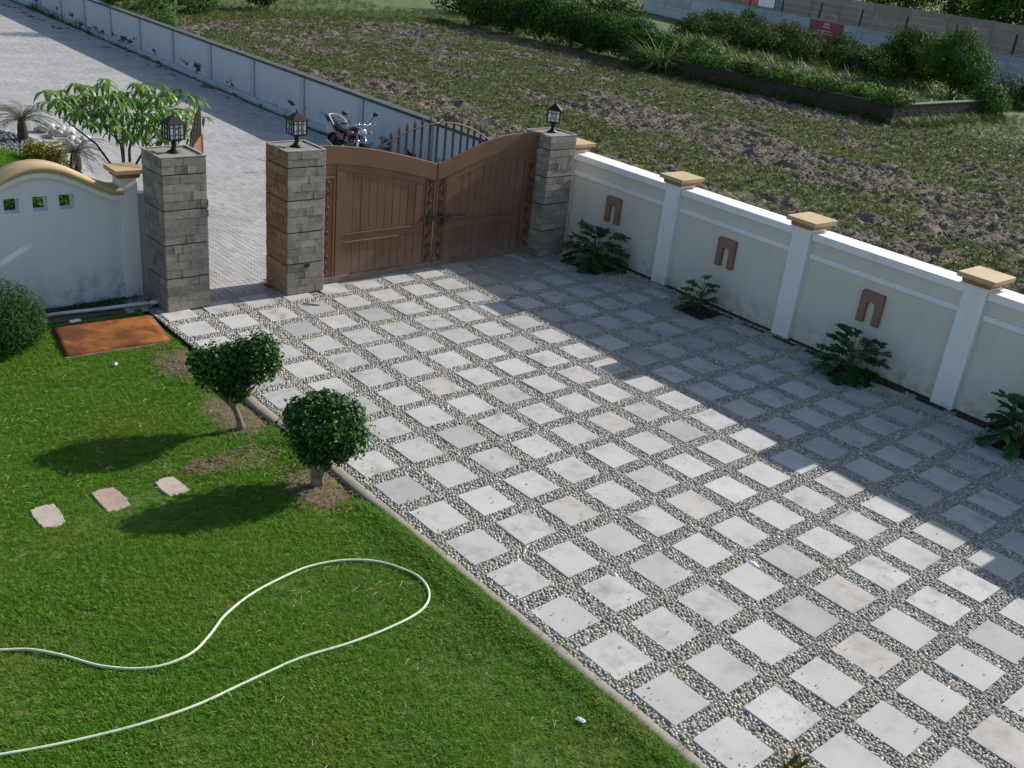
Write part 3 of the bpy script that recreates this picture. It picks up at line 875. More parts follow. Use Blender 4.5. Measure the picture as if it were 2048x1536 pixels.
# ================================================================== STREET WALL
sw = thing('street_wall', 'long white street wall with peeling dark patches and a grey top beside the field', 'wall', (wall_x(11.9, .95) * U, 11.9 * U, 0), WROT)
swl = 95 * U
MB().box(0, .22, 0, swl, -.1, 1.28).build('wall_panel', M['wall_street'], sw)
MB().box(-.05, .27, 0, swl, 1.28, 1.36).build('coping', M['street_cope'], sw, .01)
MB().box(-.16, .0, 0, swl, -.1, .10).build('foot_ledge', M['wall_street'], sw, .01)
for yu in list(np.arange(25.2, 104, 5.02)) + [20.2, 15.2]:
    MB().box(-.055, .02, (yu - 11.9 - .2) * U, (yu - 11.9 + .2) * U, .09, 1.279).build('pilaster', M['street_pil'], sw, .004)

# ================================================================== LEFT WALL with wavy top
LY0 = 12.08 * U
lw = thing('garden_wall', 'white garden wall with wavy tan coping and three square openings beside the gate', 'wall', (-5.25 * U, LY0, 0))
MB().box(.39 * U, .95 * U, .02, .2, -.1, 2.40 * U).build('return_panel', M['wall_left'], lw)
def ltop(xu):
    d = abs((xu + 6.95 + 3.4) % 6.8 - 3.4)
    if d > 1.62: return 2.32 * U
    return (2.32 + .62 * (.5 + .5 * math.cos(PI * d / 1.62)) ** .72) * U
ox = -5.25
def lp(xu): return (xu - ox) * U
b = MB()
holes = [(-7.66, -7.36, 2.20, 2.52), (-7.09, -6.79, 2.20, 2.52), (-6.55, -6.24, 2.20, 2.52)]
xs = sorted(set([-12.0, -5.2] + [h[0] for h in holes] + [h[1] for h in holes] + list(np.linspace(-12, -5.2, 86))))
TH = .2
for a, c in zip(xs[:-1], xs[1:]):
    mid = (a + c) / 2
    hl = [h for h in holes if h[0] < mid < h[1]]
    za, zc = ltop(a), ltop(c)
    if hl:
        b.prism_xz([(lp(a), -.1), (lp(c), -.1), (lp(c), 2.20 * U), (lp(a), 2.20 * U)], 0, TH)
        b.prism_xz([(lp(a), 2.52 * U), (lp(c), 2.52 * U), (lp(c), zc), (lp(a), za)], 0, TH)
    else:
        b.prism_xz([(lp(a), -.1), (lp(c), -.1), (lp(c), zc), (lp(a), za)], 0, TH)
b.build('wall_panel', M['wall_left'], lw)
def band(z0, z1, ya, yb, mat, nm, bev=0):
    xs = np.linspace(-12, -5.2, 100); V = []; F = []
    for x in xs:
        z = ltop(x); V += [(lp(x), ya, z + z0), (lp(x), ya, z + z1), (lp(x), yb, z + z1), (lp(x), yb, z + z0)]
    for k in range(len(xs) - 1):
        a = 4 * k
        F += [(a, a + 4, a + 5, a + 1), (a + 1, a + 5, a + 6, a + 2), (a + 2, a + 6, a + 7, a + 3), (a + 3, a + 7, a + 4, a)]
    link(nm, mesh_np(nm, V, F, False, [mat]), lw)
band(-.03, .085, -.035, TH + .03, M['wall_white'], 'white_band')
band(.0855, .20, -.085, TH + .08, M['tan'], 'coping')
pil = MB().box(-.005, .385 * U, -.055, TH + .05, -.1, 2.80 * U).build('pilaster', M['wall_white'], lw, .006)
MB().frust(-.035, .385 * U + .035, -.085, TH + .08, 2.80 * U, 2.80 * U + .075, -.012).build('cap_base', M['brownred'], pil, .004)
MB().box(-.10, .385 * U + .10, -.15, TH + .145, 2.80 * U + .072, 2.80 * U + .145).build('cap', M['tan'], pil, .008)

# ================================================================== GATE PILLARS
unit = MB().box(-.5, .5, -.5, .5, -.5, .5).mesh('stone_block', M['stone'], .015)
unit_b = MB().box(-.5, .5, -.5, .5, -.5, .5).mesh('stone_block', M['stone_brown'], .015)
PW, PH = .715, 2.465
def pillar(label, x0, y0, left_mat=None):
    t = thing('gate_pillar', label, 'pillar', (x0 + PW / 2, y0 + PW / 2, 0), 0, 'stone clad gate pillars')
    h = PW / 2
    MB().box(-h + .022, h - .022, -h + .022, h - .022, -.1, PH - .03).build('core', M['grout'], t)
    courses = [(PH - .275, PH - .012)]
    z = PH - .275
    while z > .02:
        courses.append((max(z - .548, -.02), z)); z -= .548
    for z0, z1 in courses:
        MB().box(-h + .012, h - .012, -h + .012, h - .012, z0 - .007, z0 + .007).build('course_groove', M['groove'], t)
        for face in ('front', 'left'):
            nrow = max(2, round((z1 - z0) / .135)); rh = (z1 - z0 - .016) / nrow
            r = 0
            while r < nrow:
                zc0 = z0 + .008 + r * rh
                x = -h + .008
                while x < h - .01:
                    L = random.choice([.14, .20, .26, .34, .40])
                    if x + L > h - .10: L = h - .008 - x
                    tall = 1
                    jit = random.uniform(-.004, .007)
                    sx, sz = L - .005, rh * tall - .005
                    th = .032
                    cx_, cz_ = x + L / 2, zc0 + rh * tall / 2
                    if face == 'front': loc, scl = (cx_, -h + .010 - jit, cz_), (sx, th, sz)
                    else: loc, scl = (-h + .010 - jit, -cx_, cz_), (th, sx, sz)
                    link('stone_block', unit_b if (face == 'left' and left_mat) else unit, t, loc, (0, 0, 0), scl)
                    x += L
                r += 1
    # plain faces turned away from the courtyard
    MB().box(h - .022, h + .004, -h + .004, h, -.05, PH - .012).build('side_cladding', M['stone'], t, .004)
    MB().box(-h + .004, h - .022, h - .022, h, -.05, PH - .012).build('back_cladding', M['stone'], t, .004)
    V = []; F = []; n_ = 12
    for a in range(n_):
        for c in range(n_):
            x, y = -h + .012 + (PW - .024) * a / (n_ - 1), -h + .012 + (PW - .024) * c / (n_ - 1)
            V.append((x, y, PH - .022 + .03 * (NZ.fbm(np.array([x * 9 + x0 * 3]), np.array([y * 9]))[0] - .5)))
    for a in range(n_ - 1):
        for c in range(n_ - 1):
            i = a * n_ + c; F.append((i, i + n_, i + n_ + 1, i + 1))
    link('cement_top', mesh_np('cement_top', V, F, True, [M['topcem']]), t)
    rim = MB()
    rim.box(-h - .006, h + .006, -h - .006, -h + .022, PH - .014, PH + .004); rim.box(-h - .006, h + .006, h - .022, h + .006, PH - .014, PH + .004)
    rim.box(-h - .006, -h + .022, -h + .022, h - .022, PH - .014, PH + .003); rim.box(h - .022, h + .006, -h + .022, h - .022, PH - .014, PH + .003)
    rim.build('top_rim', M['grout'], t)
    return t
pl_l = pillar('grey stone clad pillar standing between the white garden wall and the narrow gate opening', -4.83 * U, 10.72 * U)
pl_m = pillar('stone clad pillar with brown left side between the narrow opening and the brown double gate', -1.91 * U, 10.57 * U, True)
pl_r = pillar('shaded stone clad pillar between the brown double gate and the cream boundary wall', 6.22 * U, 10.42 * U)
# socket in the middle pillar
sk = MB(); sk.box(.0, .10, -.012, .01, 0, .06)
sk.build('socket_box', M['black'], pl_m, .003, loc=(-.02, -PW / 2 - .006, .47))

# ================================================================== DOUBLE GATE
GY = 10.93 * U
GW = 3.56 * U
CURVES = {1: np.polyfit(np.array([0, .5, 1.2, 2.1, 3.0, 3.56]) * U, np.array([3.52, 3.49, 3.40, 3.23, 3.01, 2.85]) * U, 3),
          -1: np.polyfit(np.array([0, .8, 1.4, 2.0, 2.6, 3.0, 3.56]) * U, np.array([3.52, 3.53, 3.47, 3.35, 3.15, 3.02, 2.85]) * U, 4)}
def gtop_(x, sgn):
    return float(np.polyval(CURVES[sgn], np.clip(x, 0, GW)))
def leaf(label, hx, sgn):
    t = thing('gate_leaf', label, 'gate', (hx, GY, 0), 0, 'leaves of the brown double gate')
    X = lambda x: sgn * x
    gtop = lambda x: gtop_(x, sgn)
    def poly(pts, y0, y1, nm, mat=M['gate'], bev=.004, parent=t):
        p = [(X(x), z) for x, z in pts]
        if sgn < 0: p = p[::-1]
        return MB().prism_xz(p, y0, y1).build(nm, mat, parent, bev)
    z0 = .03
    arc = lambda a, c, d, n=18: [(x, gtop(x) - d) for x in np.linspace(a, c, n)]
    poly([(0.01, z0), (GW - .014, z0)] + arc(GW - .014, .01, .0), .0, .03, 'sheet')
    # moulded top rail following the sweep
    poly(arc(.0, GW - .012, .30) + arc(GW - .012, .0, -.012), -.035, -.001, 'top_rail')
    for i_, (d0, d1, y) in enumerate(((.30, .435, -.018),)):
        poly(arc(.36, 2.25, d1) + arc(2.25, .36, d0), y, -.001, 'arched_moulding')
    poly([(.36, z0 + .10), (.53, z0 + .10), (.53, gtop(.53) - .436), (.36, gtop(.36) - .436)], -.022, -.001, 'stile')
    poly([(2.045, z0 + .10), (2.25, z0 + .10), (2.25, gtop(2.25) - .436), (2.045, gtop(2.045) - .436)], -.022, -.001, 'stile')
    poly([(.0, z0), (GW - .006, z0), (GW - .006, z0 + .098), (.0, z0 + .098)], -.03, -.001, 'bottom_rail')
    poly([(.531, .73), (2.044, .73), (2.044, .885), (.531, .885)], -.02, -.001, 'mid_rail')
    MB().box(min(X(.531), X(2.044)), max(X(.531), X(2.044)), -.034, -.02, .872, .892).build('rail_bead', M['gate'], t, .003)
    MB().box(min(X(.531), X(2.044)), max(X(.531), X(2.044)), -.034, -.02, .722, .742).build('rail_bead', M['gate'], t, .003)
    # recessed planks, upper and lower panel
    n = 9; w = (2.044 - .531) / n
    for k in range(n):
        a, c = .531 + k * w + .004, .531 + (k + 1) * w - .004
        yf = -.010 + random.uniform(-.0015, .0015)
        poly([(a, .893), (c, .893), (c, gtop(c) - .437), (a, gtop(a) - .437)], yf, -.0005, 'plank', bev=.003)
        poly([(a, z0 + .10), (c, z0 + .10), (c, .721), (a, .721)], yf, -.0005, 'plank', bev=.003)
    # scrollwork strips
    for a, c, top in ((.02, .32, 1.90), (2.275, 2.475, 1.79)):
        fr = MB()
        lo, hi = .135, top
        for (p, q, r, s) in ((a, a + .022, lo, hi), (c - .022, c, lo, hi)):
            fr.box(min(X(p), X(q)), max(X(p), X(q)), -.028, -.001, r, s)
        fr.box(min(X(a), X(c)), max(X(a), X(c)), -.030, -.001, hi, hi + .035)
        fr.build('strip_frame', M['gate'], t, .003)
        s_ = MB(); cells = 4; ch = (hi - lo) / cells
        for k in range(cells):
            zc = lo + k * ch; cx = (a + c) / 2; R = min(.062, (c - a) * .30)
            pts = []
            for q in range(22):
                an = q / 21 * 2 * PI * 1.35; rr = R * (.22 + .78 * q / 21)
                pts.append((X(cx + rr * math.cos(an + 2.2)), -.018, zc + ch - R - .03 + rr * math.sin(an + 2.2)))
            e = pts[-1]
            pts += [(X(cx + .05), -.018, zc + ch * .42), (X(a + .035), -.018, zc + .02)]
            s_.tube(pts, .011, 6)
            pts2 = []
            for q in range(14):
                an = q / 13 * 2 * PI * 1.1; rr = R * .62 * (.25 + .75 * q / 13)
                pts2.append((X(cx - .01 - rr * math.cos(an)), -.018, zc + .09 - rr * math.sin(an)))
            s_.tube(pts2, .009, 6)
        s_.build('scrollwork', M['scroll'], t, 0, True)
    return t
gl = leaf('left leaf of the brown gate, sunlit, with a curved top and vertical planks', -.875 * U, 1)
gr = leaf('right leaf of the brown gate, mostly in shade, with a curved top and vertical planks', 6.26 * U, -1)
# spiked bars with their arched rail, half on each leaf
spx = [.99, 1.24, 1.48, 1.72, 1.96, 2.19, 2.45, 2.69, 2.96, 3.22, 3.48, 3.71, 3.93, 4.15, 4.37]
spz = [3.66, 3.77, 3.88, 3.97, 4.03, 4.07, 4.10, 4.13, 4.10, 4.06, 4.02, 3.96, 3.90, 3.79, 3.68]
for x, z in zip(spx, spz):
    left = x < 2.7
    par, hx, sg = (gl, -.875, 1) if left else (gr, 6.26, -1)
    lx_ = (x - hx) * U
    zb = gtop_(abs(lx_), sg) - .06
    zt = z * U
    m_ = MB(); m_.box(lx_ - .017, lx_ + .017, .034, .066, zb, zt - .10)
    m_.add([(lx_ - .02, .028, zt - .10), (lx_ + .02, .028, zt - .10), (lx_ + .02, .068, zt - .10), (lx_ - .02, .068, zt - .10),
            (lx_ - .02, .028, zt - .085), (lx_ + .02, .028, zt - .085), (lx_ + .02, .068, zt - .085), (lx_ - .02, .068, zt - .085), (lx_, .048, zt)],
           [(0, 3, 2, 1), (0, 1, 5, 4), (1, 2, 6, 5), (2, 3, 7, 6), (3, 0, 4, 7), (4, 5, 8), (5, 6, 8), (6, 7, 8), (7, 4, 8)])
    m_.build('spike', M['spike'], par)
ax = np.array([.80, .92, 1.36, 1.73, 2.11, 2.67, 3.08, 3.58, 3.94, 4.41, 4.52]); az = np.array([3.36, 3.41, 3.59, 3.73, 3.84, 3.91, 3.90, 3.81, 3.66, 3.40, 3.34])
cf = np.polyfit(ax, az, 4)
for par, hx, a, c in ((gl, -.875, .80, 2.715), (gr, 6.26, 2.725, 4.52)):
    MB().tube([((x - hx) * U, .030, np.polyval(cf, x) * U) for x in np.linspace(a, c, 16)], .014, 6).build('arched_bar', M['gate'], par, 0, True)
# sliding bolt across the meeting stiles
bo = thing('gate_bolt', 'dark sliding bolt across the middle of the brown double gate', 'bolt', (2.25 * U, GY - .05, 1.0))
MB().tube([(0, 0, 0), (1.02, 0, .0)], .013, 8).build('rod', M['bolt'], bo, 0, True)
for x in (.02, .13, .24, .36, .62):
    MB().box(x, x + .035, -.022, .026, -.026, .026).build('bracket', M['bolt'], bo, .004)
MB().tube([(.58, -.01, 0), (.585, -.03, -.05), (.60, -.03, -.12)], .009, 6).build('handle', M['bolt'], bo, 0, True)
MB().box(.49, .52, -.02, .02, -.16, -.02).build('padlock', M['bolt'], bo, .004)

# ================================================================== OPEN WICKET
hx, hy, ex_, ey_ = -3.76 * U, 11.72 * U, -3.02 * U, 12.66 * U
wl = math.hypot(ex_ - hx, ey_ - hy)
wk = thing('wicket_gate', 'narrow brown wicket gate swung open against the left stone pillar', 'gate', (hx, hy, 0), math.atan2(ey_ - hy, ex_ - hx))
wtop = lambda x: (3.30 + .22 * math.sin(PI * .5 * x / wl)) * U
MB().prism_xz([(0, .04), (wl, .04)] + [(x, wtop(x)) for x in np.linspace(wl, 0, 10)], -.012, .012).build('sheet', M['gate'], wk, .004)
MB().box(0, .06, -.03, .03, .03, wtop(0) + .01).build('stile', M['gate'], wk, .004)
MB().box(wl - .06, wl + .004, -.03, .03, .03, wtop(wl) + .012).build('stile', M['gate'], wk, .004)
MB().box(.062, wl - .062, -.028, .028, .05, .15).build('bottom_rail', M['gate'], wk, .004)
MB().box(.062, wl - .062, -.028, .028, .75, .87).build('mid_rail', M['gate'], wk, .004)
for k in range(9):
    x = .05 + k * (wl - .1) / 8
    zt = wtop(x) + .16 + .34 * math.sin(PI * .5 * k / 8)
    m_ = MB(); m_.box(x - .012, x + .012, -.012, .012, wtop(x) - .02, zt - .08)
    m_.add([(x - .018, -.018, zt - .08), (x + .018, -.018, zt - .08), (x + .018, .018, zt - .08), (x - .018, .018, zt - .08), (x, 0, zt)], [(0, 3, 2, 1), (0, 1, 4), (1, 2, 4), (2, 3, 4), (3, 0, 4)])
    m_.build('spike', M['spike'], wk)
lt = MB(); lt.box(wl - .02, wl + .03, -.05, -.03, 1.15, 1.42); 
lt.tube([(wl + .02, -.05, 1.38), (wl + .07, -.05, 1.36), (wl + .075, -.05, 1.25), (wl + .05, -.05, 1.22)], .012, 6); lt.tube([(wl + .02, -.05, 1.2), (wl + .08, -.05, 1.18), (wl + .075, -.05, 1.06)], .011, 6)
lt.build('latch', M['bolt'], wk)

# ================================================================== LANTERNS
def lantern(label, x, y, z, rz=0):
    t = thing('pillar_lantern', label, 'lamp', (x, y, z), rz, 'lanterns on the gate pillars')
    MB().lathe([(.105, 0), (.105, .012), (.07, .03), (.045, .06), (.035, .10), (.05, .125), (.035, .15), (.04, .165)], 16).build('foot', M['iron'], t, 0, True)
    MB().frust(-.045, .045, -.045, .045, .165, .21, -.075).build('pan', M['iron'], t)
    w = .118
    b = MB()
    for sx in (-1, 1):
        for sy in (-1, 1):
            b.box(sx * w - .011, sx * w + .011, sy * w - .011, sy * w + .011, .205, .435)
    b.box(-w - .014, w + .014, -w - .014, w + .014, .205, .222); 
    b.build('frame', M['iron'], t)
    b = MB()
    b.add([(-w - .03, -w - .03, .432), (w + .03, -w - .03, .432), (w + .03, w + .03, .432), (-w - .03, w + .03, .432),
           (-w - .03, -w - .03, .446), (w + .03, -w - .03, .446), (w + .03, w + .03, .446), (-w - .03, w + .03, .446),
           (-.022, -.022, .55), (.022, -.022, .55), (.022, .022, .55), (-.022, .022, .55)],
          [(0, 3, 2, 1), (0, 1, 5, 4), (1, 2, 6, 5), (2, 3, 7, 6), (3, 0, 4, 7), (4, 5, 9, 8), (5, 6, 10, 9), (6, 7, 11, 10), (7, 4, 8, 11), (8, 9, 10, 11)])
    rf = b.build('roof', M['iron'], t)
    MB().lathe([(.016, .548), (.022, .562), (.010, .575), (.012, .59), (.002, .635)], 8).build('finial', M['iron'], rf, 0, True)
    for k in range(4):
        a = k * PI / 2
        p = MB().box(-w + .01, w - .01, -.002, .002, .22, .434).build('pane', M['glass'], t, 0, loc=(math.sin(a) * (w - .006), -math.cos(a) * (w - .006), 0), rot=(0, 0, a))
        l_ = MB()
        for xx in (-.055, -.028, .028, .055): l_.box(xx - .005, xx + .005, -.010, -.004, .222, .433)
        for zz in (.275, .385): l_.box(-w + .01, w - .01, -.0102, -.0042, zz - .005, zz + .005)
        l_.tube([(.034 * math.cos(q), -.007, .33 + .034 * math.sin(q)) for q in np.linspace(0, 2 * PI, 17)], .006, 4)
        l_.build('lattice', M['iron'], p)
    return t
lantern('bronze lantern on the pillar beside the white garden wall, nearest the fingered leaf tree', -4.30 * U, 11.24 * U, PH - .015, .05)
lantern('bronze lantern on the middle pillar left of the brown double gate', -1.38 * U, 11.08 * U, PH - .015, -.04)
lantern('bronze lantern on the shaded pillar right of the brown double gate', 6.80 * U, 11.0 * U, PH - .015, .75)

# ================================================================== LAWN THINGS
# rusty cover in a cement surround
cv = thing('tank_cover', 'rusty orange steel cover sheet in a cement surround by the garden wall', 'cover', (-6.36 * U, 10.0 * U, 0))
MB().prism_xy([(-.85, -.50), (.70, -.60), (.84, .62), (-.70, .66)], -.14, -.012).build('surround', M['drysoil'], cv, .01)
V = []; F = []
cn = [(-.83, -.46), (.66, -.56), (.79, .58), (-.66, .60)]
for a in range(17):
    for c in range(13):
        u, v = a / 16, c / 12
        x = (cn[0][0] * (1 - u) + cn[1][0] * u) * (1 - v) + (cn[3][0] * (1 - u) + cn[2][0] * u) * v
        y = (cn[0][1] * (1 - u) + cn[1][1] * u) * (1 - v) + (cn[3][1] * (1 - u) + cn[2][1] * u) * v
        if c == 0 and 7 <= a <= 9: y += .025
        V.append((x, y, .006 + .02 * (NZ.fbm(np.array([x * 2 + 9]), np.array([y * 2]))[0] - .5) - (.01 if c == 0 else 0)))
for a in range(16):
    for c in range(12):
        i = a * 13 + c; F.append((i, i + 13, i + 14, i + 1))
sh = link('steel_sheet', mesh_np('steel_sheet', V, F, False, [M['rust']]), cv)
so = sh.modifiers.new('thickness', 'SOLIDIFY'); so.thickness = .006
# pipe
pp = thing('drain_pipe', 'white plastic pipe lying at the foot of the garden wall', 'pipe', (-6.0 * U, 11.35 * U, 0))
P0 = [(-.95, .16, .03), (-.5, .11, .035), (0, .03, .045), (.45, -.03, .06), (.80, -.085, .065)]
MB().tube(P0, .027, 12).build('tube', M['pipe'], pp, 0, True)
MB().tube([(.70, -.07, .065), (.83, -.09, .066)], .036, 12).build('socket_end', M['pipe'], pp, 0, True)
# litter
def lump(name, label, cat, x, y, z, s, mat, seed, group=None):
    b = MB(); r_ = random.Random(seed); n = 9
    V = [(0, 0, s[2])]; F = []
    for ring, (f, h) in enumerate(((.55, .85), (1, .25), (.9, 0))):
        for k in range(n):
            a = 2 * PI * k / n; q = f * r_.uniform(.75, 1.2)
            V.append((s[0] * q * math.cos(a), s[1] * q * math.sin(a), s[2] * h * r_.uniform(.7, 1.2)))
    F += [(0, 1 + k, 1 + (k + 1) % n) for k in range(n)]
    for r in range(2):
        F += [(1 + r * n + k, 1 + (r + 1) * n + k, 1 + (r + 1) * n + (k + 1) % n, 1 + r * n + (k + 1) % n) for k in range(n)]
    F.append(tuple(1 + 2 * n + k for k in range(n)))
    b.add(V, F)
    return tag(b.build(name, mat, None, 0, False, (x, y, z), (0, 0, seed)), label, cat, group)
pk = MB().box(-.08, .08, -.035, .035, 0, .03).build('white_packet', M['litter'], None, .008, False, (-6.78 * U, 10.98 * U, .02), (0, 0, .1))
tag(pk, 'small white packet lying on the rusty cover near the pipe', 'packet')
lump('white_stone', 'small white stone on the grass below the rusty cover', 'stone', -6.83 * U, 8.55 * U, -.01, (.03, .025, .035), M['litter'], 3)
lump('paper_scrap', 'white paper scrap on the lawn near the kerb', 'litter', -5.87 * U, -3.93 * U, -.03, (.055, .025, .02), M['litter'], 5)
lump('paper_scrap', 'white paper scrap on the pebbles in the middle of the driveway', 'litter', -3.34 * U, -2.04 * U, -.012, (.05, .03, .03), M['litter'], 8)
lump('paper_scrap', 'torn white scrap on the pebbles between slabs in the sunlit right half', 'litter', -1.23 * U, -3.05 * U, -.008, (.09, .04, .025), M['litter'], 11)
st = MB(); st.tube([(-.14, .03, .012), (0, .0, .012), (.14, -.02, .012)], .011, 6)
tag(st.build('stick', M['stick'], None, 0, True, (-1.68 * U, 9.78 * U, 0), (0, 0, -.55)), 'short grey stick lying on a slab before the middle pillar', 'stick')
# stepping stones
for k, (cx, cy, sx, sy) in enumerate(STEPS):
    n = 32; pts = []
    for q in range(n):
        a = 2 * PI * q / n
        r = 1 / max(abs(math.cos(a)), abs(math.sin(a)))
        r *= 1 + .03 * math.sin(3 * a + k * 2) + random.uniform(-.03, .03) - .08 * (abs(math.cos(a) * math.sin(a)) > .42)
        pts.append((sx * U * .48 * r * math.cos(a), sy * U * .48 * r * math.sin(a)))
    o = MB().prism_xy(pts, -.09, -.022).build('stepping_stone', M['stepstone' if k == 1 else 'stepstone_pale'], None, .012, False, (cx * U, cy * U, lh(cx * U, cy * U) + .042), (.01, -.015 + .01 * k, .05 * k))
    tag(o, ['pale stepping stone in the lawn farthest from the driveway', 'reddish stepping stone, middle of three in the lawn', 'pale stepping stone in the lawn nearest the trimmed trees'][k], 'stepping stone', 'stepping stones in the lawn')
# hose
hp = [[-11.5, 1.35], [-11.06, 1.09], [-10.77, 0.9], [-10.47, 0.54], [-10.19, 0.15], [-9.87, -0.14], [-9.55, -0.28], [-9.18, -0.26], [-8.85, -0.05], [-8.51, 0.22], [-8.04, 0.44], [-7.52, 0.55], [-7.02, 0.59], [-6.51, 0.45], [-6.1, 0.13], [-5.87, -0.31], [-5.85, -0.66], [-5.99, -0.95], [-6.29, -1.13], [-6.81, -1.18], [-7.43, -1.16], [-8.11, -1.06], [-8.68, -1.08], [-9.48, -1.13], [-10.07, -1.08], [-10.59, -0.96], [-11.09, -0.82], [-11.55, -0.66], [-12.2, -.4]]
hp = np.array(hp) * U
def catmull(P, m=5):
    out = []
    for i in range(len(P) - 1):
        p0, p1, p2, p3 = P[max(i - 1, 0)], P[i], P[i + 1], P[min(i + 2, len(P) - 1)]
        for k in range(m):
            t = k / m
            out.append(.5 * ((2 * p1) + (p2 - p0) * t + (2 * p0 - 5 * p1 + 4 * p2 - p3) * t * t + (3 * p1 - p0 - 3 * p2 + p3) * t ** 3))
    out.append(P[-1]); return out
tag(MB().tube([(p[0], p[1], lh(p[0], p[1]) + .022) for p in catmull(hp)], .0135, 8).build('garden_hose', M['hose'], None, 0, True),
    'pale green garden hose looping across the lawn', 'hose')

# ================================================================== PLANTS
def unit_vecs(r, n):
    v = r.normal(size=(n, 3)); return v / np.linalg.norm(v, axis=1, keepdims=True)

def leaf_cloud(name, mat, lobes, n, L, W, seed, shell=.5, jitter=.7, up=.25, rough=.16, parent=None, flat_bottom=None):
    """a crown of many small folded leaves spread through overlapping lobes; lobes = (centre, radii)"""
    r = np.random.default_rng(seed)
    C = np.array([l[0] for l in lobes], float); R = np.array([l[1] for l in lobes], float)
    w = (R ** 2).sum(1); w = w / w.sum()
    k = r.choice(len(lobes), n, p=w)
    d = unit_vecs(r, n)
    nz = NZ.fbm(d[:, 0] * 2.4 + k * 3.1 + 20, d[:, 1] * 2.4 + d[:, 2] * 1.9 + 20, 3)
    rad = (1 - shell * r.random(n) ** 1.6) * (1 + rough * 2.2 * (nz - .5) + r.normal(0, rough * .22, n))
    rad = rad + (r.random(n) < .05) * r.uniform(0, .22, n)
    P = C[k] + d * R[k] * rad[:, None]
    # leaves buried deep inside another lobe are of no use
    deep = np.zeros(n, bool)
    for i in range(len(lobes)):
        deep |= (np.linalg.norm((P - C[i]) / R[i], axis=1) < 1 - shell * .95)
    P = P[~deep]; d = d[~deep]; m = len(P)
    if flat_bottom is not None: P[:, 2] = np.maximum(P[:, 2], flat_bottom)
    N = d + jitter * unit_vecs(r, m) + np.array([0, 0, up]); N /= np.linalg.norm(N, axis=1, keepdims=True)
    t = np.cross(N, unit_vecs(r, m)); t /= np.linalg.norm(t, axis=1, keepdims=True); b = np.cross(N, t)
    l = L * r.uniform(.7, 1.3, m)[:, None]; ww = W * r.uniform(.7, 1.3, m)[:, None]
    V = np.stack([P - t * l * .5, P + b * ww * .5 + N * ww * .18, P + t * l * .5, P - b * ww * .5 + N * ww * .18], 1).reshape(-1, 3)
    a = np.arange(m) * 4
    F = np.concatenate([np.stack([a, a + 1, a + 2], 1), np.stack([a, a + 2, a + 3], 1)])
    me = mesh_np(name, V, F, False, [mat])
    attr(me, 'tint', np.repeat(np.clip(r.beta(2, 2.4, m), 0, 1), 4))
    return link(name, me, parent)

def limbs(b, base, tips, r0, seed, wob=.06):
    rr = random.Random(seed)
    for tp in tips:
        P = []; n = 7
        for k in range(n):
            u = k / (n - 1)
            P.append((base[0] * (1 - u) + tp[0] * u + wob * rr.uniform(-1, 1) * math.sin(PI * u), base[1] * (1 - u) + tp[1] * u + wob * rr.uniform(-1, 1) * math.sin(PI * u), base[2] * (1 - u) + tp[2] * u))
        b.tube(P, [r0 * (1 - .75 * k / (n - 1)) for k in range(n)], 7)

def blade(Vl, Fl, Tl, base, az, el, L, W, droop, tint, segs=5, prof=None, twist=0):
    """strip leaf starting at base, heading az/el, bending down by droop radians along its length"""
    p = Vector(base); e = el; n0 = len(Vl)
    for k in range(segs + 1):
        u = k / segs
        w = W * (prof(u) if prof else math.sin(PI * min(max(u, .04), .97)) ** .7)
        side = Vector((-math.sin(az + twist), math.cos(az + twist), 0)) * w * .5
        lift = Vector((0, 0, .12 * w))
        Vl += [tuple(p + side + lift), tuple(p), tuple(p - side + lift)]; Tl += [tint] * 3
        e -= droop / segs
        p = p + Vector((math.cos(az) * math.cos(e), math.sin(az) * math.cos(e), math.sin(e))) * (L / segs)
    for k in range(segs):
        a = n0 + 3 * k
        Fl += [(a, a + 1, a + 4, a + 3), (a + 1, a + 2, a + 5, a + 4)]
    return p

def leaf_obj(name, V, F, T, mat, parent=None):
    me = mesh_np(name, V, F, True, [mat]); attr(me, 'tint', T); return link(name, me, parent)

# ---- two trimmed trees by the kerb
def topiary(label, x, y, trunk, lobes, n, seed):
    t = thing('trimmed_tree', label, 'tree', (x, y, lh(x, y)), 0, 'trimmed trees by the kerb')
    b = MB()
    for P, R in trunk: b.tube(P, R, 9)
    b.build('trunk', M['bark'], t, 0, True)
    leaf_cloud('crown', M['topiary_leaf'], lobes, n, .062, .036, seed, .5, .9, .35, .34, t)
    return t
topiary('trimmed tree with a two lobed leafy head beside the paving, nearer the gate', -5.90 * U, 4.98 * U,
        [([(0, 0, -.02), (-.02, .0, .12), (-.05, .03, .25), (-.10, .05, .38), (-.11, .06, .5)], [.055, .042, .038, .045, .04]),
         ([(-.10, .05, .36), (-.28, .14, .55), (-.40, .18, .75)], [.035, .025, .015]),
         ([(-.10, .05, .36), (.05, .0, .6), (.12, -.03, .9)], [.035, .028, .015]),
         ([(-.09, .05, .36), (-.05, .2, .6), (.0, .35, .8)], [.03, .024, .012])],
        [((-.22, .19, .86), (.29, .30, .25)), ((.21, -.07, .97), (.30, .31, .31)), ((-.06, .08, .64), (.22, .22, .24)), ((-.05, .10, .82), (.30, .31, .24)), ((-.04, .08, .95), (.22, .24, .2)), ((-.38, .28, .92), (.16, .18, .14)), ((.24, -.12, 1.08), (.2, .2, .2)), ((-.02, .06, .52), (.14, .14, .16))], 9000, 11)
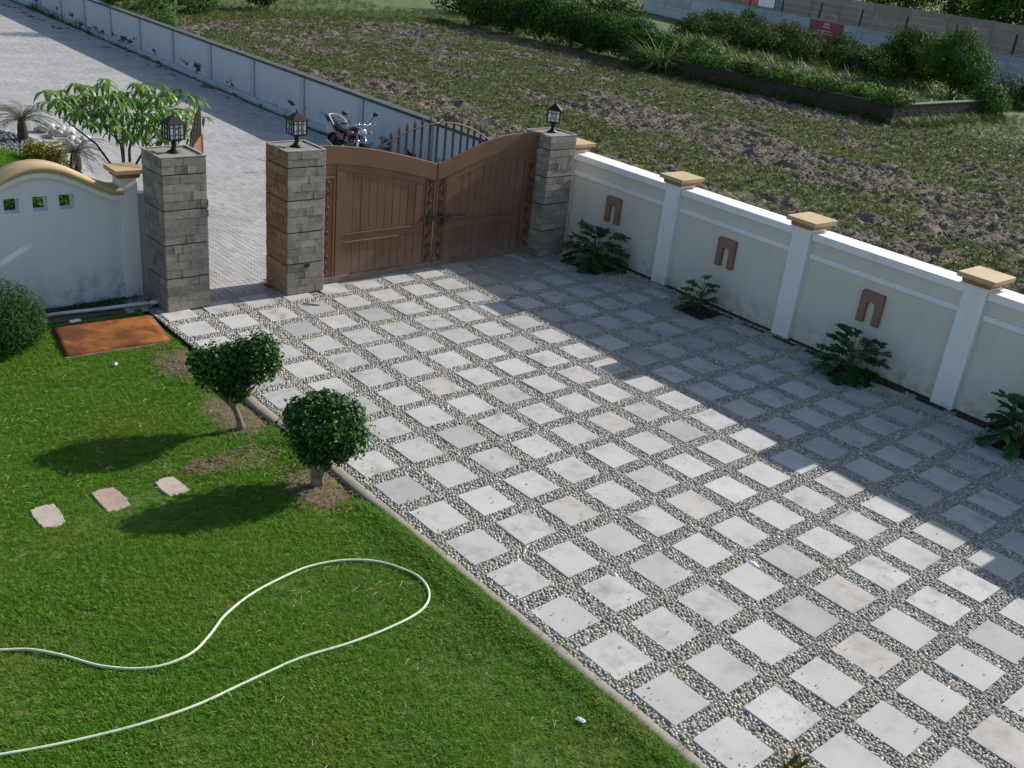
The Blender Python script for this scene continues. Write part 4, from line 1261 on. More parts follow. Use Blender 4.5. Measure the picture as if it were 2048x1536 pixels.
topiary('trimmed tree with one rounded leafy head beside the paving, nearer the hose', -5.78 * U, 2.55 * U,
        [([(0, 0, -.02), (.01, .0, .10), (-.01, .02, .22), (-.04, .05, .34)], [.07, .058, .045, .03]),
         ([(.03, -.02, -.02), (.05, -.02, .12), (.09, -.03, .28), (.12, -.02, .45)], [.055, .045, .036, .026]),
         ([(.01, .0, .12), (-.04, .06, .35), (-.06, .1, .6)], [.035, .026, .014])],
        [((.20, .02, .76), (.38, .37, .34)), ((-.04, .08, .80), (.32, .32, .32)), ((.14, .0, .52), (.35, .35, .25)), ((.30, -.10, .66), (.30, .30, .30)), ((-.14, .14, .92), (.18, .18, .17)), ((.40, -.08, .86), (.17, .17, .18)), ((.12, .05, 1.02), (.22, .22, .15)), ((-.05, .05, .46), (.2, .2, .16))], 9000, 12)

# ---- round shrub at the left edge
t = thing('round_shrub', 'dense round dark green shrub by the garden wall at the left edge', 'shrub', (-8.30 * U, 10.35 * U, LZ))
b = MB(); limbs(b, (0, 0, 0), [(.2, .1, .7), (-.2, .2, .7), (0, -.25, .65)], .035, 4); b.build('trunk', M['darkbark'], t, 0, True)
leaf_cloud('crown', M['thuja_leaf'], [((-.06, 0, .48), (.58, .58, .52)), ((.10, .05, .36), (.46, .46, .36)), ((-.25, -.2, .40), (.52, .52, .42))], 14000, .075, .014, 21, .4, .9, .5, .12, t, .02)
# the same kind of foliage fringe of weeds at the foot of the garden wall
r = np.random.default_rng(31); V = []; F = []; T = []
for k in range(900):
    x = r.uniform(-8.2, -4.95) * U; y = (11.98 - abs(r.normal(0, .18))) * U
    blade(V, F, T, (x, y, LZ + .03), r.uniform(0, 6.28), r.uniform(.6, 1.4), r.uniform(.04, .12), .012, r.uniform(.3, 1.4), r.uniform(0, .7), 3)
stuff(leaf_obj('wall_foot_weeds', V, F, T, M['bush_leaf']))

# ---- lobed-leaf plants in the pits by the side wall
def philo(label, x, y, n, h, spread, size, seed):
    """bushy plant: deeply lobed leaves on stalks that leave a short stem at different heights"""
    t = thing('lobed_leaf_plant', label, 'plant', (x, y, -.02), 0, 'lobed leaf plants along the side wall')
    rr = random.Random(seed); st_ = MB()
    st_.tube([(0, 0, -.02), (.01, .0, h * .3), (-.01, .01, h * .5)], [.022, .018, .012], 7)
    for k in range(n):
        V = []; F = []; T = []
        az = k * 2.39996 + rr.uniform(-.5, .5); u = (k + .5) / n
        el = .35 + 1.0 * u + rr.uniform(-.2, .2); pl = spread * rr.uniform(.55, 1.0); bl = size * rr.uniform(.75, 1.15)
        p = Vector((0, 0, h * .5 * u)); e = el; P = [tuple(p)]
        for q in range(5):
            p = p + Vector((math.cos(az) * math.cos(e), math.sin(az) * math.cos(e), math.sin(e))) * pl / 5; e -= .06; P.append(tuple(p))
        st_.tube(P, [.010, .009, .008, .007, .006, .005], 5)
        tint = rr.uniform(.05, .95); e = min(e, .8) - rr.uniform(.1, .6); az += rr.uniform(-.4, .4)
        nl = rr.choice([4, 5, 5, 6]); d = Vector((math.cos(az) * math.cos(e), math.sin(az) * math.cos(e), math.sin(e))); q0 = p.copy()
        for s in range(nl):
            uu = (s + .35) / nl
            q = q0 + d * bl * uu; ll = bl * (.56 * math.sin(PI * (.2 + .7 * uu)) + .06) * rr.uniform(.8, 1.15)
            for sg in (-1, 1):
                blade(V, F, T, tuple(q), az + sg * (1.25 - .6 * uu + rr.uniform(-.12, .12)), e + rr.uniform(-.1, .35), ll, bl * .28, rr.uniform(.3, .9), tint, 4, lambda z: .6 + .6 * z if z < .65 else max(.15, 2.8 * (1 - z)))
            d = (d + Vector((0, 0, -.06))).normalized()
        blade(V, F, T, tuple(q0), az, e, bl * 1.1, bl * .3, .5, tint, 6)
        leaf_obj('leaf', V, F, T, M['philo_leaf'], t)
    st_.build('stems', M['greenstem'], t, 0, True)
    return t
philo('largest lobed leaf plant, against the shaded stone pillar at the corner', 7.25 * U, 9.05 * U, 36, .62, .50, .34, 1)
philo('small upright lobed leaf plant below the middle arch plaque', 7.22 * U, 5.1 * U, 22, .66, .30, .22, 2)
philo('spreading lobed leaf plant below the arch plaque nearest the camera', 7.18 * U, .52 * U, 30, .66, .42, .29, 3)
philo('dark lobed leaf plant by the wall at the right edge of the driveway', 7.22 * U, -3.55 * U, 34, .60, .44, .32, 4)

# ---- red-green plant at the bottom edge
t = thing('red_leaf_plant', 'small red and green leafed plant at the bottom edge on the pebbles', 'plant', (-4.62 * U, -6.12 * U, -.02))
V = []; F = []; T = []; rr = random.Random(9)
for k in range(34):
    blade(V, F, T, (rr.uniform(-.05, .05), rr.uniform(-.05, .05), rr.uniform(.05, .24)), rr.uniform(0, 6.28), rr.uniform(.3, 1.3), rr.uniform(.12, .22), .04, .9, rr.random(), 4)
leaf_obj('foliage', V, F, T, M['red_leaf'], t)
MB().tube([(0, 0, 0), (.01, 0, .25)], .012, 6).build('stem', M['darkbark'], t)

# ---- fingered-leaf tree behind the garden wall
t = thing('fingered_leaf_tree', 'light green tree with drooping fingered leaves behind the garden wall', 'tree', (-3.98 * U, 15.0 * U, 0))
b = MB(); rr = random.Random(17)
b.tube([(-.03, 0, 0), (-.04, .02, 1.0), (-.03, 0, 2.0), (.0, .05, 2.75)], [.035, .03, .025, .014], 7)
b.tube([(.05, 0, 0), (.05, .0, 1.0), (.07, -.02, 1.9), (.25, -.1, 2.65)], [.032, .028, .024, .013], 7)
b.tube([(-.035, 0, 1.3), (-.45, .1, 2.0), (-.95, .2, 2.45)], [.022, .018, .010], 6)
b.tube([(.06, 0, 1.45), (.5, .15, 2.0), (.95, .2, 2.35)], [.022, .018, .010], 6)
b.tube([(-.03, 0, 1.5), (-.2, -.35, 2.1), (-.5, -.6, 2.4)], [.02, .016, .010], 6)
b.build('trunk', M['darkbark'], t, 0, True)
V = []; F = []; T = []; pet = MB()
spots = []
for k in range(900):
    c = Vector((rr.uniform(-1.55, 1.35), rr.uniform(-.95, .95), rr.uniform(1.9, 3.05)))
    f = (c.x / 1.5) ** 2 + (c.y / .95) ** 2 + ((c.z - 2.45) / .70) ** 2
    if f > 1.05 or f < .12 or c.z < 2.15 - .42 * c.x * (c.x < 0) or c.x < -1.42: continue
    if any((c - s).length < .20 for s in spots): continue
    spots.append(c)
for c in spots:
    ht = Vector((max(-.9, min(.9, c.x * .62)), c.y * .4, min(c.z - .1, 2.6)))
    pet.tube([tuple(ht), tuple((ht + c) / 2 + Vector((0, 0, .06))), tuple(c)], [.006, .005, .004], 4)
    az0 = rr.uniform(0, 6.28); nl = rr.choice([6, 7, 7, 8]); L = rr.uniform(.24, .34); tint = rr.uniform(.1, .9)
    for q in range(nl):
        blade(V, F, T, tuple(c), az0 + q * 2 * PI / nl + rr.uniform(-.12, .12), rr.uniform(-.05, .35), L * rr.uniform(.8, 1.1), .054, rr.uniform(1.0, 1.7), min(1, max(0, tint + rr.uniform(-.15, .15))), 5)
leaf_obj('crown', V, F, T, M['scheff_leaf'], t)
pet.build('petioles', M['greenstem'], t)

# ---- cycads
def cycad(label, x, y, z, h, nf, L, seed):
    t = thing('cycad', label, 'cycad', (x, y, z), 0, 'cycads behind the garden wall'); rr = random.Random(seed)
    b = MB(); b.lathe([(.10, 0), (.13, h * .3), (.12, h * .7), (.09, h)], 12); b.build('trunk', M['darkbark'], t)
    V = []; F = []; T = []; rb = MB()
    for k in range(nf):
        az = k * 2.39996 + rr.uniform(-.2, .2); e = .25 + 1.0 * k / nf; ll = L * rr.uniform(.85, 1.1); p = Vector((0, 0, h)); P = [tuple(p)]; tint = rr.random()
        n = 20
        for q in range(n):
            d = Vector((math.cos(az) * math.cos(e), math.sin(az) * math.cos(e), math.sin(e)))
            p = p + d * ll / n; e -= .075; P.append(tuple(p))
            lf = .17 * math.sin(PI * (.12 + .8 * q / n)) * L / .8
            for sg in (-1, 1):
                blade(V, F, T, tuple(p), az + sg * 1.05, e + .35, lf, .014, .5, tint, 2)
        rb.tube(P[::4], .006, 4)
    leaf_obj('fronds', V, F, T, M['cycad_leaf'], t); rb.build('ribs', M['greenstem'], t)
cycad('cycad with a short trunk on the dark gravel at the left edge', -2.62 * U, 28.4 * U, .02, .5, 34, .92, 3)
cycad('cycad behind the garden wall between the yellow plant and the tan pillar cap', -2.42 * U, 23.6 * U, .02, .42, 28, .72, 4)
t = thing('yellow_shrub', 'low yellow green shrub behind the garden wall beside the cycad', 'shrub', (-2.95 * U, 24.6 * U, .02))
leaf_cloud('foliage', M['croton_leaf'], [((0, 0, .28), (.42, .36, .28)), ((-.28, .1, .3), (.3, .3, .26))], 1300, .12, .04, 41, .6, .9, .4, .2, t)
b = MB(); limbs(b, (0, 0, 0), [(.1, .1, .5), (-.2, .1, .55)], .018, 4); b.build('stems', M['darkbark'], t)
# dark green hedge plants seen through the wall openings
for k, (xu, lab) in enumerate(((-5.6, 'low dark shrub seen through the left square opening'), (-4.6, 'low shrub seen through the right square opening'))):
    t = thing('low_shrub', lab + ' of the garden wall', 'shrub', (xu * U, (18.2 + .6 * k) * U, .02), 0)
    leaf_cloud('foliage', M['bush_leaf'], [((0, 0, .3), (.42, .7, .36)), ((.1, .6, .25), (.3, .4, .3))], 1800, .10, .05, 50 + k, .6, .9, .4, .2, t)
    b = MB(); limbs(b, (0, 0, 0), [(.1, .1, .5), (-.2, .1, .55)], .018, 4); b.build('stems', M['darkbark'], t)

# rough grass in the bed behind the garden wall
r = np.random.default_rng(62); n = 5000
x = r.uniform(-9, -3.4, n) * U; y = r.uniform(13, 22, n) * U
k = (x / U < np.interp(y / U, [11.5, 13.5, 20, 24], [-5.5, -4.2, -2.6, -2.0]) - .4); n = k.sum()
stuff(scatter('bed_grass', np.stack([x, y, 0 * x + .02], 1)[k], np.stack([r.normal(0, .2, n), r.normal(0, .2, n), r.uniform(0, 6.28, n)], 1), r.uniform(2, 4, n), tufts, r.integers(0, 8, n)))
# ---- grass mound, dark gravel and boulders in the planted bed
r = np.random.default_rng(61)
V = []; F = []; nn = 22
for a in range(nn):
    for c in range(nn):
        x = -9.5 + 6.2 * a / (nn - 1); y = 21.5 + 6.6 * c / (nn - 1)
        z = .02 + .55 * max(0, 1 - ((x + 7.2) / 4.1) ** 2 - ((y - 25) / 3.6) ** 2)
        V.append((x * U, y * U, z - .01))
for a in range(nn - 1):
    for c in range(nn - 1):
        i = a * nn + c; F.append((i, i + nn, i + nn + 1, i + 1))
struct(link('grass_mound', mesh_np('grass_mound', V, F, True, [M['lawnbase']])))
x = r.uniform(-9.5, -3.2, 9000); y = r.uniform(21.5, 28.1, 9000)
z = .02 + .55 * np.maximum(0, 1 - ((x + 7.2) / 4.1) ** 2 - ((y - 25) / 3.6) ** 2)
k = (z > .05) & in_view(np.stack([x * U, y * U, z], 1), 60); n = k.sum()
stuff(scatter('mound_grass', np.stack([x * U, y * U, z], 1)[k], np.stack([r.normal(0, .2, n), r.normal(0, .2, n), r.uniform(0, 6.28, n)], 1), r.uniform(1.3, 2.6, n), tufts, r.integers(0, 8, n)))
gpeb = []
for m_ in peb[:4]:
    c = m_.copy(); c.materials.clear(); c.materials.append(M['darkgravel']); gpeb.append(c)
x = r.uniform(-5.5, -1.9, 2600); y = r.uniform(23, 31.2, 2600)
ex = np.interp(y, [11.5, 13.5, 20, 24, 27, 29, 31.5], [-5.5, -4.2, -2.6, -2.0, -1.9, -2.05, -3.4]) - .3
k = (x < ex) & (((x + 7.2) / 4.1) ** 2 + ((y - 25) / 3.6) ** 2 > .98); n = k.sum()
stuff(scatter('dark_gravel', np.stack([x * U, y * U, 0 * x + .04], 1)[k], np.stack([r.normal(0, .3, n), r.normal(0, .3, n), r.uniform(0, 6.28, n)], 1), r.uniform(.035, .075, n), gpeb, r.integers(0, 4, n)))
bl_me = []
for m_ in peb[:5]:
    c = m_.copy(); c.name = 'boulder'; c.materials.clear(); c.materials.append(M['boulder']); bl_me.append(c)
sp_ = []
for k in range(60):
    u, v = random.random(), random.random()
    x = (-1.75 + .95 * u + .35 * v) * U; y = (30.6 - 2.9 * v - .0 * u) * U
    hgt = .32 * math.sin(PI * u) * math.sin(PI * min(1, v * 1.1))
    rad = random.uniform(.075, .15)
    z = random.uniform(.03, max(.05, hgt))
    if any((x - a) ** 2 + (y - b_) ** 2 + (z - c) ** 2 < (.8 * (rad + d)) ** 2 for a, b_, c, d in sp_): continue
    sp_.append((x, y, z, rad))
for (x, y, z, rad) in sp_:
    o = link('boulder', random.choice(bl_me), None, (x, y, z), (random.uniform(-.4, .4), random.uniform(-.4, .4), random.uniform(0, 6)), (rad, rad, rad))
    tag(o, 'rounded white boulder in the heap on the street beside the cycad', 'boulder', 'heap of white boulders')

# ================================================================== MOTORCYCLE
mc = thing('motorcycle', 'black and dark red motorcycle parked by the street wall behind the gate', 'motorcycle', (7.16 * U, 22.35 * U, 0), -PI / 2 + .06)
# local: x forward, z up, leaning a little on its side stand
mc.rotation_euler = (math.radians(-4), 0, -PI / 2 - .02)
mc.scale = (1.06, 1.22, 1.05)
RY = Matrix.Rotation(PI / 2, 4, 'X')
def wheel(x):
    ty = MB().lathe([(.225, -.045), (.265, -.05), (.295, -.03), (.302, 0), (.295, .03), (.265, .05), (.225, .045)], 28, RY).build('tyre', M['black'], None, 0, True)
    w = link('wheel', None, mc, (x, 0, .30))
    ty.parent = w
    rim = MB(); rim.lathe([(.20, -.035), (.23, -.04), (.23, .04), (.20, .035)], 24, RY); rim.lathe([(.04, -.06), (.05, -.05), (.05, .05), (.04, .06)], 12, RY)
    for k in range(5):
        a = k * 2 * PI / 5; rim.tube([(.03 * math.cos(a), 0, .03 * math.sin(a)), (.215 * math.cos(a), 0, .215 * math.sin(a))], .017, 6)
    rim.build('rim', M['alu'], w)
wheel(.66); wheel(-.62)
for s in (-1, 1):
    MB().tube([(.66, s * .09, .30), (.46, s * .09, .86)], [.022, .026], 10).build('fork_leg', M['chrome'], mc, 0, True)
MB().loft([[(.66 + .33 * math.cos(a), y * .06, .30 + .33 * math.sin(a)) for y, q in ((-1, 0), (-.5, 1), (.5, 1), (1, 0))] for a in np.linspace(.3, 2.3, 10)]).build('front_mudguard', M['redpaint'], mc, 0, True)
MB().loft([[(-.62 + .34 * math.cos(a), y * .08, .30 + .34 * math.sin(a)) for y in (-1, -.5, .5, 1)] for a in np.linspace(1.0, 2.9, 10)]).build('rear_mudguard', M['black'], mc, 0, True)
fr = MB()
for s in (-1, 1):
    fr.tube([(.42, s * .03, .84), (.15, s * .08, .62), (-.05, s * .10, .60), (-.45, s * .11, .72), (-.72, s * .09, .80)], .016, 6)
    fr.tube([(.40, s * .03, .78), (.28, s * .05, .35), (-.15, s * .07, .30), (-.20, s * .08, .58)], .016, 6)
    fr.tube([(-.18, s * .09, .36), (-.62, s * .09, .30)], .018, 6)
    fr.tube([(-.58, s * .10, .34), (-.42, s * .11, .68)], .028, 8)
fr.build('frame', M['black'], mc, 0, True)
en = MB(); en.box(-.14, .20, -.12, .12, .26, .44); en.ell((.02, .13, .34), (.11, .05, .10)); en.ell((.02, -.13, .34), (.11, .05, .10))
for k in range(6): en.box(.06 - .07 + .02 * k * .2, .19, -.085, .085, .45 + k * .022, .462 + k * .022)
en.build('engine', M['alu'], mc, .006)
MB().tube([(.20, -.05, .48), (.30, -.08, .36), (.22, -.12, .24), (-.20, -.14, .25), (-.75, -.16, .40)], [.018, .018, .02, .035, .045], 10).build('exhaust', M['chrome'], mc, 0, True)
def ring(x, w, z0, z1, n=14, p=2.6):
    out = []
    for k in range(n):
        a = 2 * PI * k / n; c, s = math.cos(a), math.sin(a)
        out.append((x, w * math.copysign(abs(c) ** (2 / p), c), (z0 + z1) / 2 + (z1 - z0) / 2 * math.copysign(abs(s) ** (2 / p), s)))
    return out
tk = MB().loft([ring(.43, .05, .78, .86), ring(.38, .12, .70, .93), ring(.25, .155, .64, .965), ring(.10, .15, .62, .95), ring(-.04, .10, .62, .87), ring(-.09, .07, .64, .80)]).build('fuel_tank', M['redpaint'], mc, 0, True)
MB().lathe([(.035, 0), (.035, .012), (.02, .018)], 12).build('filler_cap', M['chrome'], tk, 0, False, (.22, 0, .962))
for s in (-1, 1):
    MB().loft([[(x, s * (.13 + dy), z) for dy, z in ((0, z0), (.012, z0), (.012, z1), (0, z1))] for x, z0, z1 in ((-.06, .56, .70), (-.25, .54, .72), (-.42, .62, .74))]).build('side_cover', M['redpaint'], mc)
MB().loft([ring(.02, .09, .76, .84), ring(-.10, .13, .74, .83), ring(-.30, .14, .75, .84), ring(-.45, .15, .78, .90), ring(-.68, .13, .84, .96), ring(-.80, .08, .88, .95)]).build('seat', M['seat'], mc, 0, True)
MB().loft([ring(-.40, .15, .66, .78), ring(-.65, .13, .74, .86), ring(-.88, .08, .86, .96), ring(-.97, .03, .92, .97)]).build('tail_cowl', M['black'], mc, 0, True)
MB().tube([(-.48, .17, .84), (-.66, .175, .97), (-.86, .13, 1.04), (-.93, 0, 1.05), (-.86, -.13, 1.04), (-.66, -.175, .97), (-.48, -.17, .84)], .012, 8).build('grab_rail', M['litter'], mc, 0, True)
MB().ell((-.96, 0, .88), (.04, .08, .035)).build('tail_light', M['redpaint'], mc, 0, True)
MB().box(-1.02, -1.01, -.09, .09, .56, .70).build('number_plate', M['numplate'], mc)
hb = MB(); hb.tube([(.30, .40, 1.03), (.36, .25, 1.05), (.42, .12, .99), (.44, 0, .96), (.42, -.12, .99), (.36, -.25, 1.05), (.30, -.40, 1.03)], .013, 8)
hb.tube([(.47, .0, .80), (.42, 0, .97)], .03, 8)
hbo = hb.build('handlebar', M['chrome'], mc, 0, True)
for s in (-1, 1):
    MB().tube([(.34, s * .29, 1.045), (.295, s * .42, 1.028)], .020, 8).build('grip', M['black'], hbo, 0, True)
    MB().ell((.29, s * .435, 1.026), (.02, .02, .02), 8, 6).build('bar_end', M['chrome'], hbo, 0, True)
    MB().tube([(.40, s * .24, 1.05), (.40, s * .30, 1.03), (.36, s * .38, 1.02)], .006, 5).build('lever', M['alu'], hbo)
    mr = MB().tube([(.36, s * .22, 1.05), (.37, s * .27, 1.15), (.36, s * .36, 1.25)], .007, 6).build('mirror_stem', M['black'], mc, 0, True)
    MB().ell((.36, s * .38, 1.29), (.024, .072, .052), 14, 8, Matrix.Rotation(s * .25, 4, 'X')).build('mirror', M['black'], mr, 0, True)
    MB().ell((.345, s * .38, 1.29), (.012, .062, .044), 14, 8, Matrix.Rotation(s * .25, 4, 'X')).build('mirror_glass', M['chrome'], mr, 0, True)
    MB().lathe([(.052, 0), (.052, .05), (.045, .06)], 16, Matrix.Translation((.44, s * .065, 1.0)) @ Matrix.Rotation(-.6, 4, 'Y')).build('gauge', M['chrome'], mc, 0, True)
    MB().tube([(.47, s * .10, .86), (.48, s * .20, .855)], .012, 6).build('indicator_stalk', M['black'], mc)
    MB().ell((.485, s * .23, .855), (.035, .04, .028), 10, 6).build('indicator', M['orange'], mc, 0, True)
hl = MB().lathe([(.02, -.12), (.075, -.10), (.098, -.04), (.102, .02), (.095, .03)], 20, Matrix.Translation((.55, 0, .87)) @ Matrix.Rotation(PI / 2 + .06, 4, 'Y')).build('headlamp', M['chrome'], mc, 0, True)
MB().ell((.578, 0, .868), (.022, .09, .09), 18, 8).build('lens', M['lens'], hl, 0, True)
MB().tube([(-.05, .10, .30), (.02, .30, .02)], .012, 6).build('side_stand', M['black'], mc)

# ================================================================== FIELD AND BEYOND
weeds = []
for k in range(6):
    V = []; F = []
    for q in range(11):
        a = random.uniform(0, 6.28); r0 = .09 * math.sqrt(random.random()); h = random.uniform(.025, .075); w = random.uniform(.008, .016); ln = random.uniform(.3, 1.2) * h
        bx, by = r0 * math.cos(a), r0 * math.sin(a); c, s = -math.sin(a) * w, math.cos(a) * w; b0 = len(V)
        V += [(bx - c * .4, by - s * .4, -.02), (bx + c * .4, by + s * .4, -.02), (bx + ln * .4 * math.cos(a) + c, by + ln * .4 * math.sin(a) + s, h * .6), (bx + ln * .4 * math.cos(a) - c, by + ln * .4 * math.sin(a) - s, h * .6), (bx + ln * math.cos(a), by + ln * math.sin(a), h)]
        F += [(b0, b0 + 1, b0 + 2, b0 + 3), (b0 + 3, b0 + 2, b0 + 4)]
    me = bpy.data.meshes.new('weed'); me.from_pydata(V, [], F); me.materials.append(M['weed']); weeds.append(me)
r = np.random.default_rng(71)
n = 170000
x = r.uniform(fx0 + .2, fx1, n); y = r.uniform(fy0, fy1, n)
ia = np.clip(((x - fx0) / (fx1 - fx0) * (nx - 1)).astype(int), 0, nx - 1); ja = np.clip(((y - fy0) / (fy1 - fy0) * (ny - 1)).astype(int), 0, ny - 1)
k = in_view(np.stack([x, y, 0 * x], 1), 60) & (r.random(n) < np.clip(green[ia, ja] * 1.0 - .15, .05, .75)) & (x / U > wall_x(y / U, .75))
x, y, z = x[k], y[k], hz[ia, ja][k]; n = len(x)
stuff(scatter('field_weeds', np.stack([x, y, z], 1), np.stack([r.normal(0, .2, n), r.normal(0, .2, n), r.uniform(0, 6.28, n)], 1), r.uniform(.45, 1.25, n), weeds, r.integers(0, 6, n)))

# loose clods of earth
clods = []
for k in range(5):
    bm = bmesh.new(); bmesh.ops.create_icosphere(bm, subdivisions=1, radius=1)
    for v in bm.verts: v.co = v.co * random.uniform(.6, 1.25); v.co.z *= .7
    me = bpy.data.meshes.new('clod'); bm.to_mesh(me); bm.free(); me.materials.append(M['clod']); clods.append(me)
n = 110000
x = r.uniform(fx0 + .2, fx1, n); y = r.uniform(fy0, fy1, n)
ia = np.clip(((x - fx0) / (fx1 - fx0) * (nx - 1)).astype(int), 0, nx - 1); ja = np.clip(((y - fy0) / (fy1 - fy0) * (ny - 1)).astype(int), 0, ny - 1)
k = in_view(np.stack([x, y, 0 * x], 1), 60) & (r.random(n) < np.clip(1.05 - green[ia, ja], .22, .85) * np.clip((48.5 - y) / 2, 0, 1)) & (x / U > wall_x(y / U, .75))
x, y, z = x[k], y[k], hz[ia, ja][k]; n = len(x)
stuff(scatter('earth_clods', np.stack([x, y, z + .01], 1), np.stack([r.uniform(-.6, .6, n), r.uniform(-.6, .6, n), r.uniform(0, 6.28, n)], 1), np.clip(r.lognormal(-3.35, .42, n), .018, .10), clods, r.integers(0, 5, n)))

# tall grass on the bank, at the far end of the field and along the low wall
tall = []
for k in range(5):
    V = []; F = []; T = []
    for q in range(16):
        a = random.uniform(0, 6.28)
        blade(V, F, T, (.12 * random.uniform(-1, 1), .12 * random.uniform(-1, 1), -.03), a, random.uniform(.9, 1.45), random.uniform(.3, .75), .026, random.uniform(.5, 1.6), 0, 4)
    tall.append(mesh_np('grass_clump', V, F, False, [M['tallgrass']]))
pts = []
def fill(n, x0, x1, y0, y1, s0, s1, zf):
    for k in range(n):
        x, y = r.uniform(x0, x1) * U, r.uniform(y0, y1) * U
        pts.append((x, y, zf(x, y), r.uniform(s0, s1)))
bank = lambda x, y: -.2 + min(1, max(0, (46.5 - y / U) / 4)) * (.2 + float(np.interp(x / U, [47, 49, 53, 62, 66], [.72, .70, .45, -.05, -.2])))
fill(4200, 47.6, 58, 23.2, 46, .35, .75, bank)
fill(2200, 50, 75, 40, 78, .5, 1.1, bank)
fill(3000, 60, 82, 24, 66, .8, 1.6, lambda x, y: -.12)
fill(1500, 14, 50, 69.5, 78, .25, .6, lambda x, y: -.08)
fill(1800, 10, 50, 71, 100, .35, .8, lambda x, y: -.12)
fill(500, 10.3, 14, 50, 72, .5, 1.0, lambda x, y: -.1)
fill(1500, 49, 66, 13, 22, .25, .6, lambda x, y: -.1)
fill(620, 46.2, 47.0, 21.5, 46, .3, .9, lambda x, y: -.05)
fill(900, 47.0, 60, 21.0, 22.3, .3, .9, lambda x, y: -.08)
pts = np.array(pts); k = in_view(pts[:, :3], 80); pts = pts[k]; n = len(pts)
stuff(scatter('tall_grass', pts[:, :3], np.stack([r.normal(0, .15, n), r.normal(0, .15, n), r.uniform(0, 6.28, n)], 1), pts[:, 3], tall, r.integers(0, 5, n)))

# low brick retaining wall with a corner
lb = thing('low_brick_wall', 'low dark mossy brick wall holding up the grassy bank beyond the field', 'wall', (47.0 * U, 22.5 * U, 0))
L1, L2, H_ = 20.5 * U, 13 * U, .74
c_ = MB(); c_.box(.02, .28, .0, L1, -.1, H_ - .05); c_.box(.28, L2, .02, .28, -.1, H_ - .05); c_.build('core', M['mortar'], lb)
cp_ = MB(); cp_.box(-.03, .31, -.03, L1, H_ - .05, H_); cp_.box(.31, L2, -.03, .31, H_ - .0501, H_ - .001); cp_.build('coping', M['low_cope'], lb, .01)
bu = MB().box(-.5, .5, -.5, .5, -.5, .5).mesh('brick', M['low_brick'])
bm_ = MB(); rr = random.Random(3)
nr = 8; rh = (H_ - .05 + .1) / nr
for row in range(nr):
    y = -.12 * (row % 2)
    while y < L1:
        l = .24; j = rr.uniform(-.006, .008)
        bm_.box(-.012 - j, .03, max(y, 0) + .006, min(y + l, L1) - .006, -.1 + row * rh + .005, -.1 + (row + 1) * rh - .005); y += l
    x = .03 - .12 * (row % 2)
    while x < L2:
        l = .24; j = rr.uniform(-.006, .008)
        bm_.box(max(x, .03) + .006, x + l - .006, -.012 - j, .03, -.1 + row * rh + .005, -.1 + (row + 1) * rh - .005); x += l
stuff(bm_.build('bricks', M['low_brick'], lb))

# far precast fence and the taller one behind it
FD = np.array([.34, .94, 0]); FD /= np.linalg.norm(FD); FN = np.array([FD[1], -FD[0], 0])
frot = math.atan2(FD[1], FD[0])
def precast(label, org, s0, s1, panel, h, rows, mat, nm, zb=-.2):
    t = thing(nm, label, 'fence', tuple(org), frot)
    s = s0
    while s < s1:
        for q in range(rows):
            ph = (h - zb) / rows
            MB().box(s + .07, s + panel - .07, -.03, .03, zb + q * ph + .006, zb + (q + 1) * ph - .006).build('panel', mat, t, .008)
        MB().box(s - .07, s + .07, -.07, .07, zb, h + .03).build('post', mat, t, .01)
        s += panel
    return t
PF = 6.85 * U
f1 = precast('pale grey concrete panel fence beyond the bank, with dark rods on top', (77.5 * U, 28.4 * U, 0), -5.2 * U, 66 * U, PF, 3.06 * U, 5, M['precast'], 'concrete_fence')
s = -5.2 * U; k = 0
while s < 66 * U:
    ln = random.uniform(-.12, .22)
    MB().tube([(s + .03, -.09, 2.5 * U), (s + .03, -.09, 3.1 * U), (s + .03 + ln * .6, -.12, 3.9 * U), (s + .05 + ln, -.14, 4.75 * U)], [.085, .085, .075, .065], 6).build('rod', M['rod'], f1)
    s += PF
MB().box(-5.2 * U, 66 * U, -.06, .06, 3.062 * U, 3.062 * U + .04).build('coping', M['low_cope'], f1)
precast('tall brown concrete panel wall behind the pale fence', tuple(np.array([77.5 * U, 28.4 * U, 0]) + FN * 22 * U), -8 * U, 130 * U, PF, 4.55 * U, 6, M['precast_brown'], 'concrete_wall')
# red poster on the pale fence: lines of white lettering
sg = thing('red_poster', 'faded red poster with white lettering on the pale concrete fence', 'poster', tuple(np.array([77.5 * U, 28.4 * U, 0]) + FD * 24.3 * U - FN * .075 + np.array([0, 0, 0])), frot)
MB().box(0, 5.75 * U, -.004, .03, 1.15 * U, 2.97 * U).build('board', M['redsign'], sg)
rr = random.Random(77)
for x0_, x1_, zz, hh in ((2.3, 3.15, 2.62, .26), (2.25, 3.3, 2.30, .22), (1.7, 4.1, 1.92, .15), (1.5, 4.4, 1.66, .13)):
    m_ = MB(); x_ = x0_
    while x_ < x1_:
        w_ = hh * rr.uniform(.35, .6); h_ = hh * rr.choice([.7, .7, 1.0, .85])
        m_.box(x_ * U, (x_ + w_) * U, .031, .034, zz * U, (zz + h_) * U); x_ += w_ + hh * rr.choice([.12, .15, .4])
    m_.build('lettering', M['signwhite'], sg)
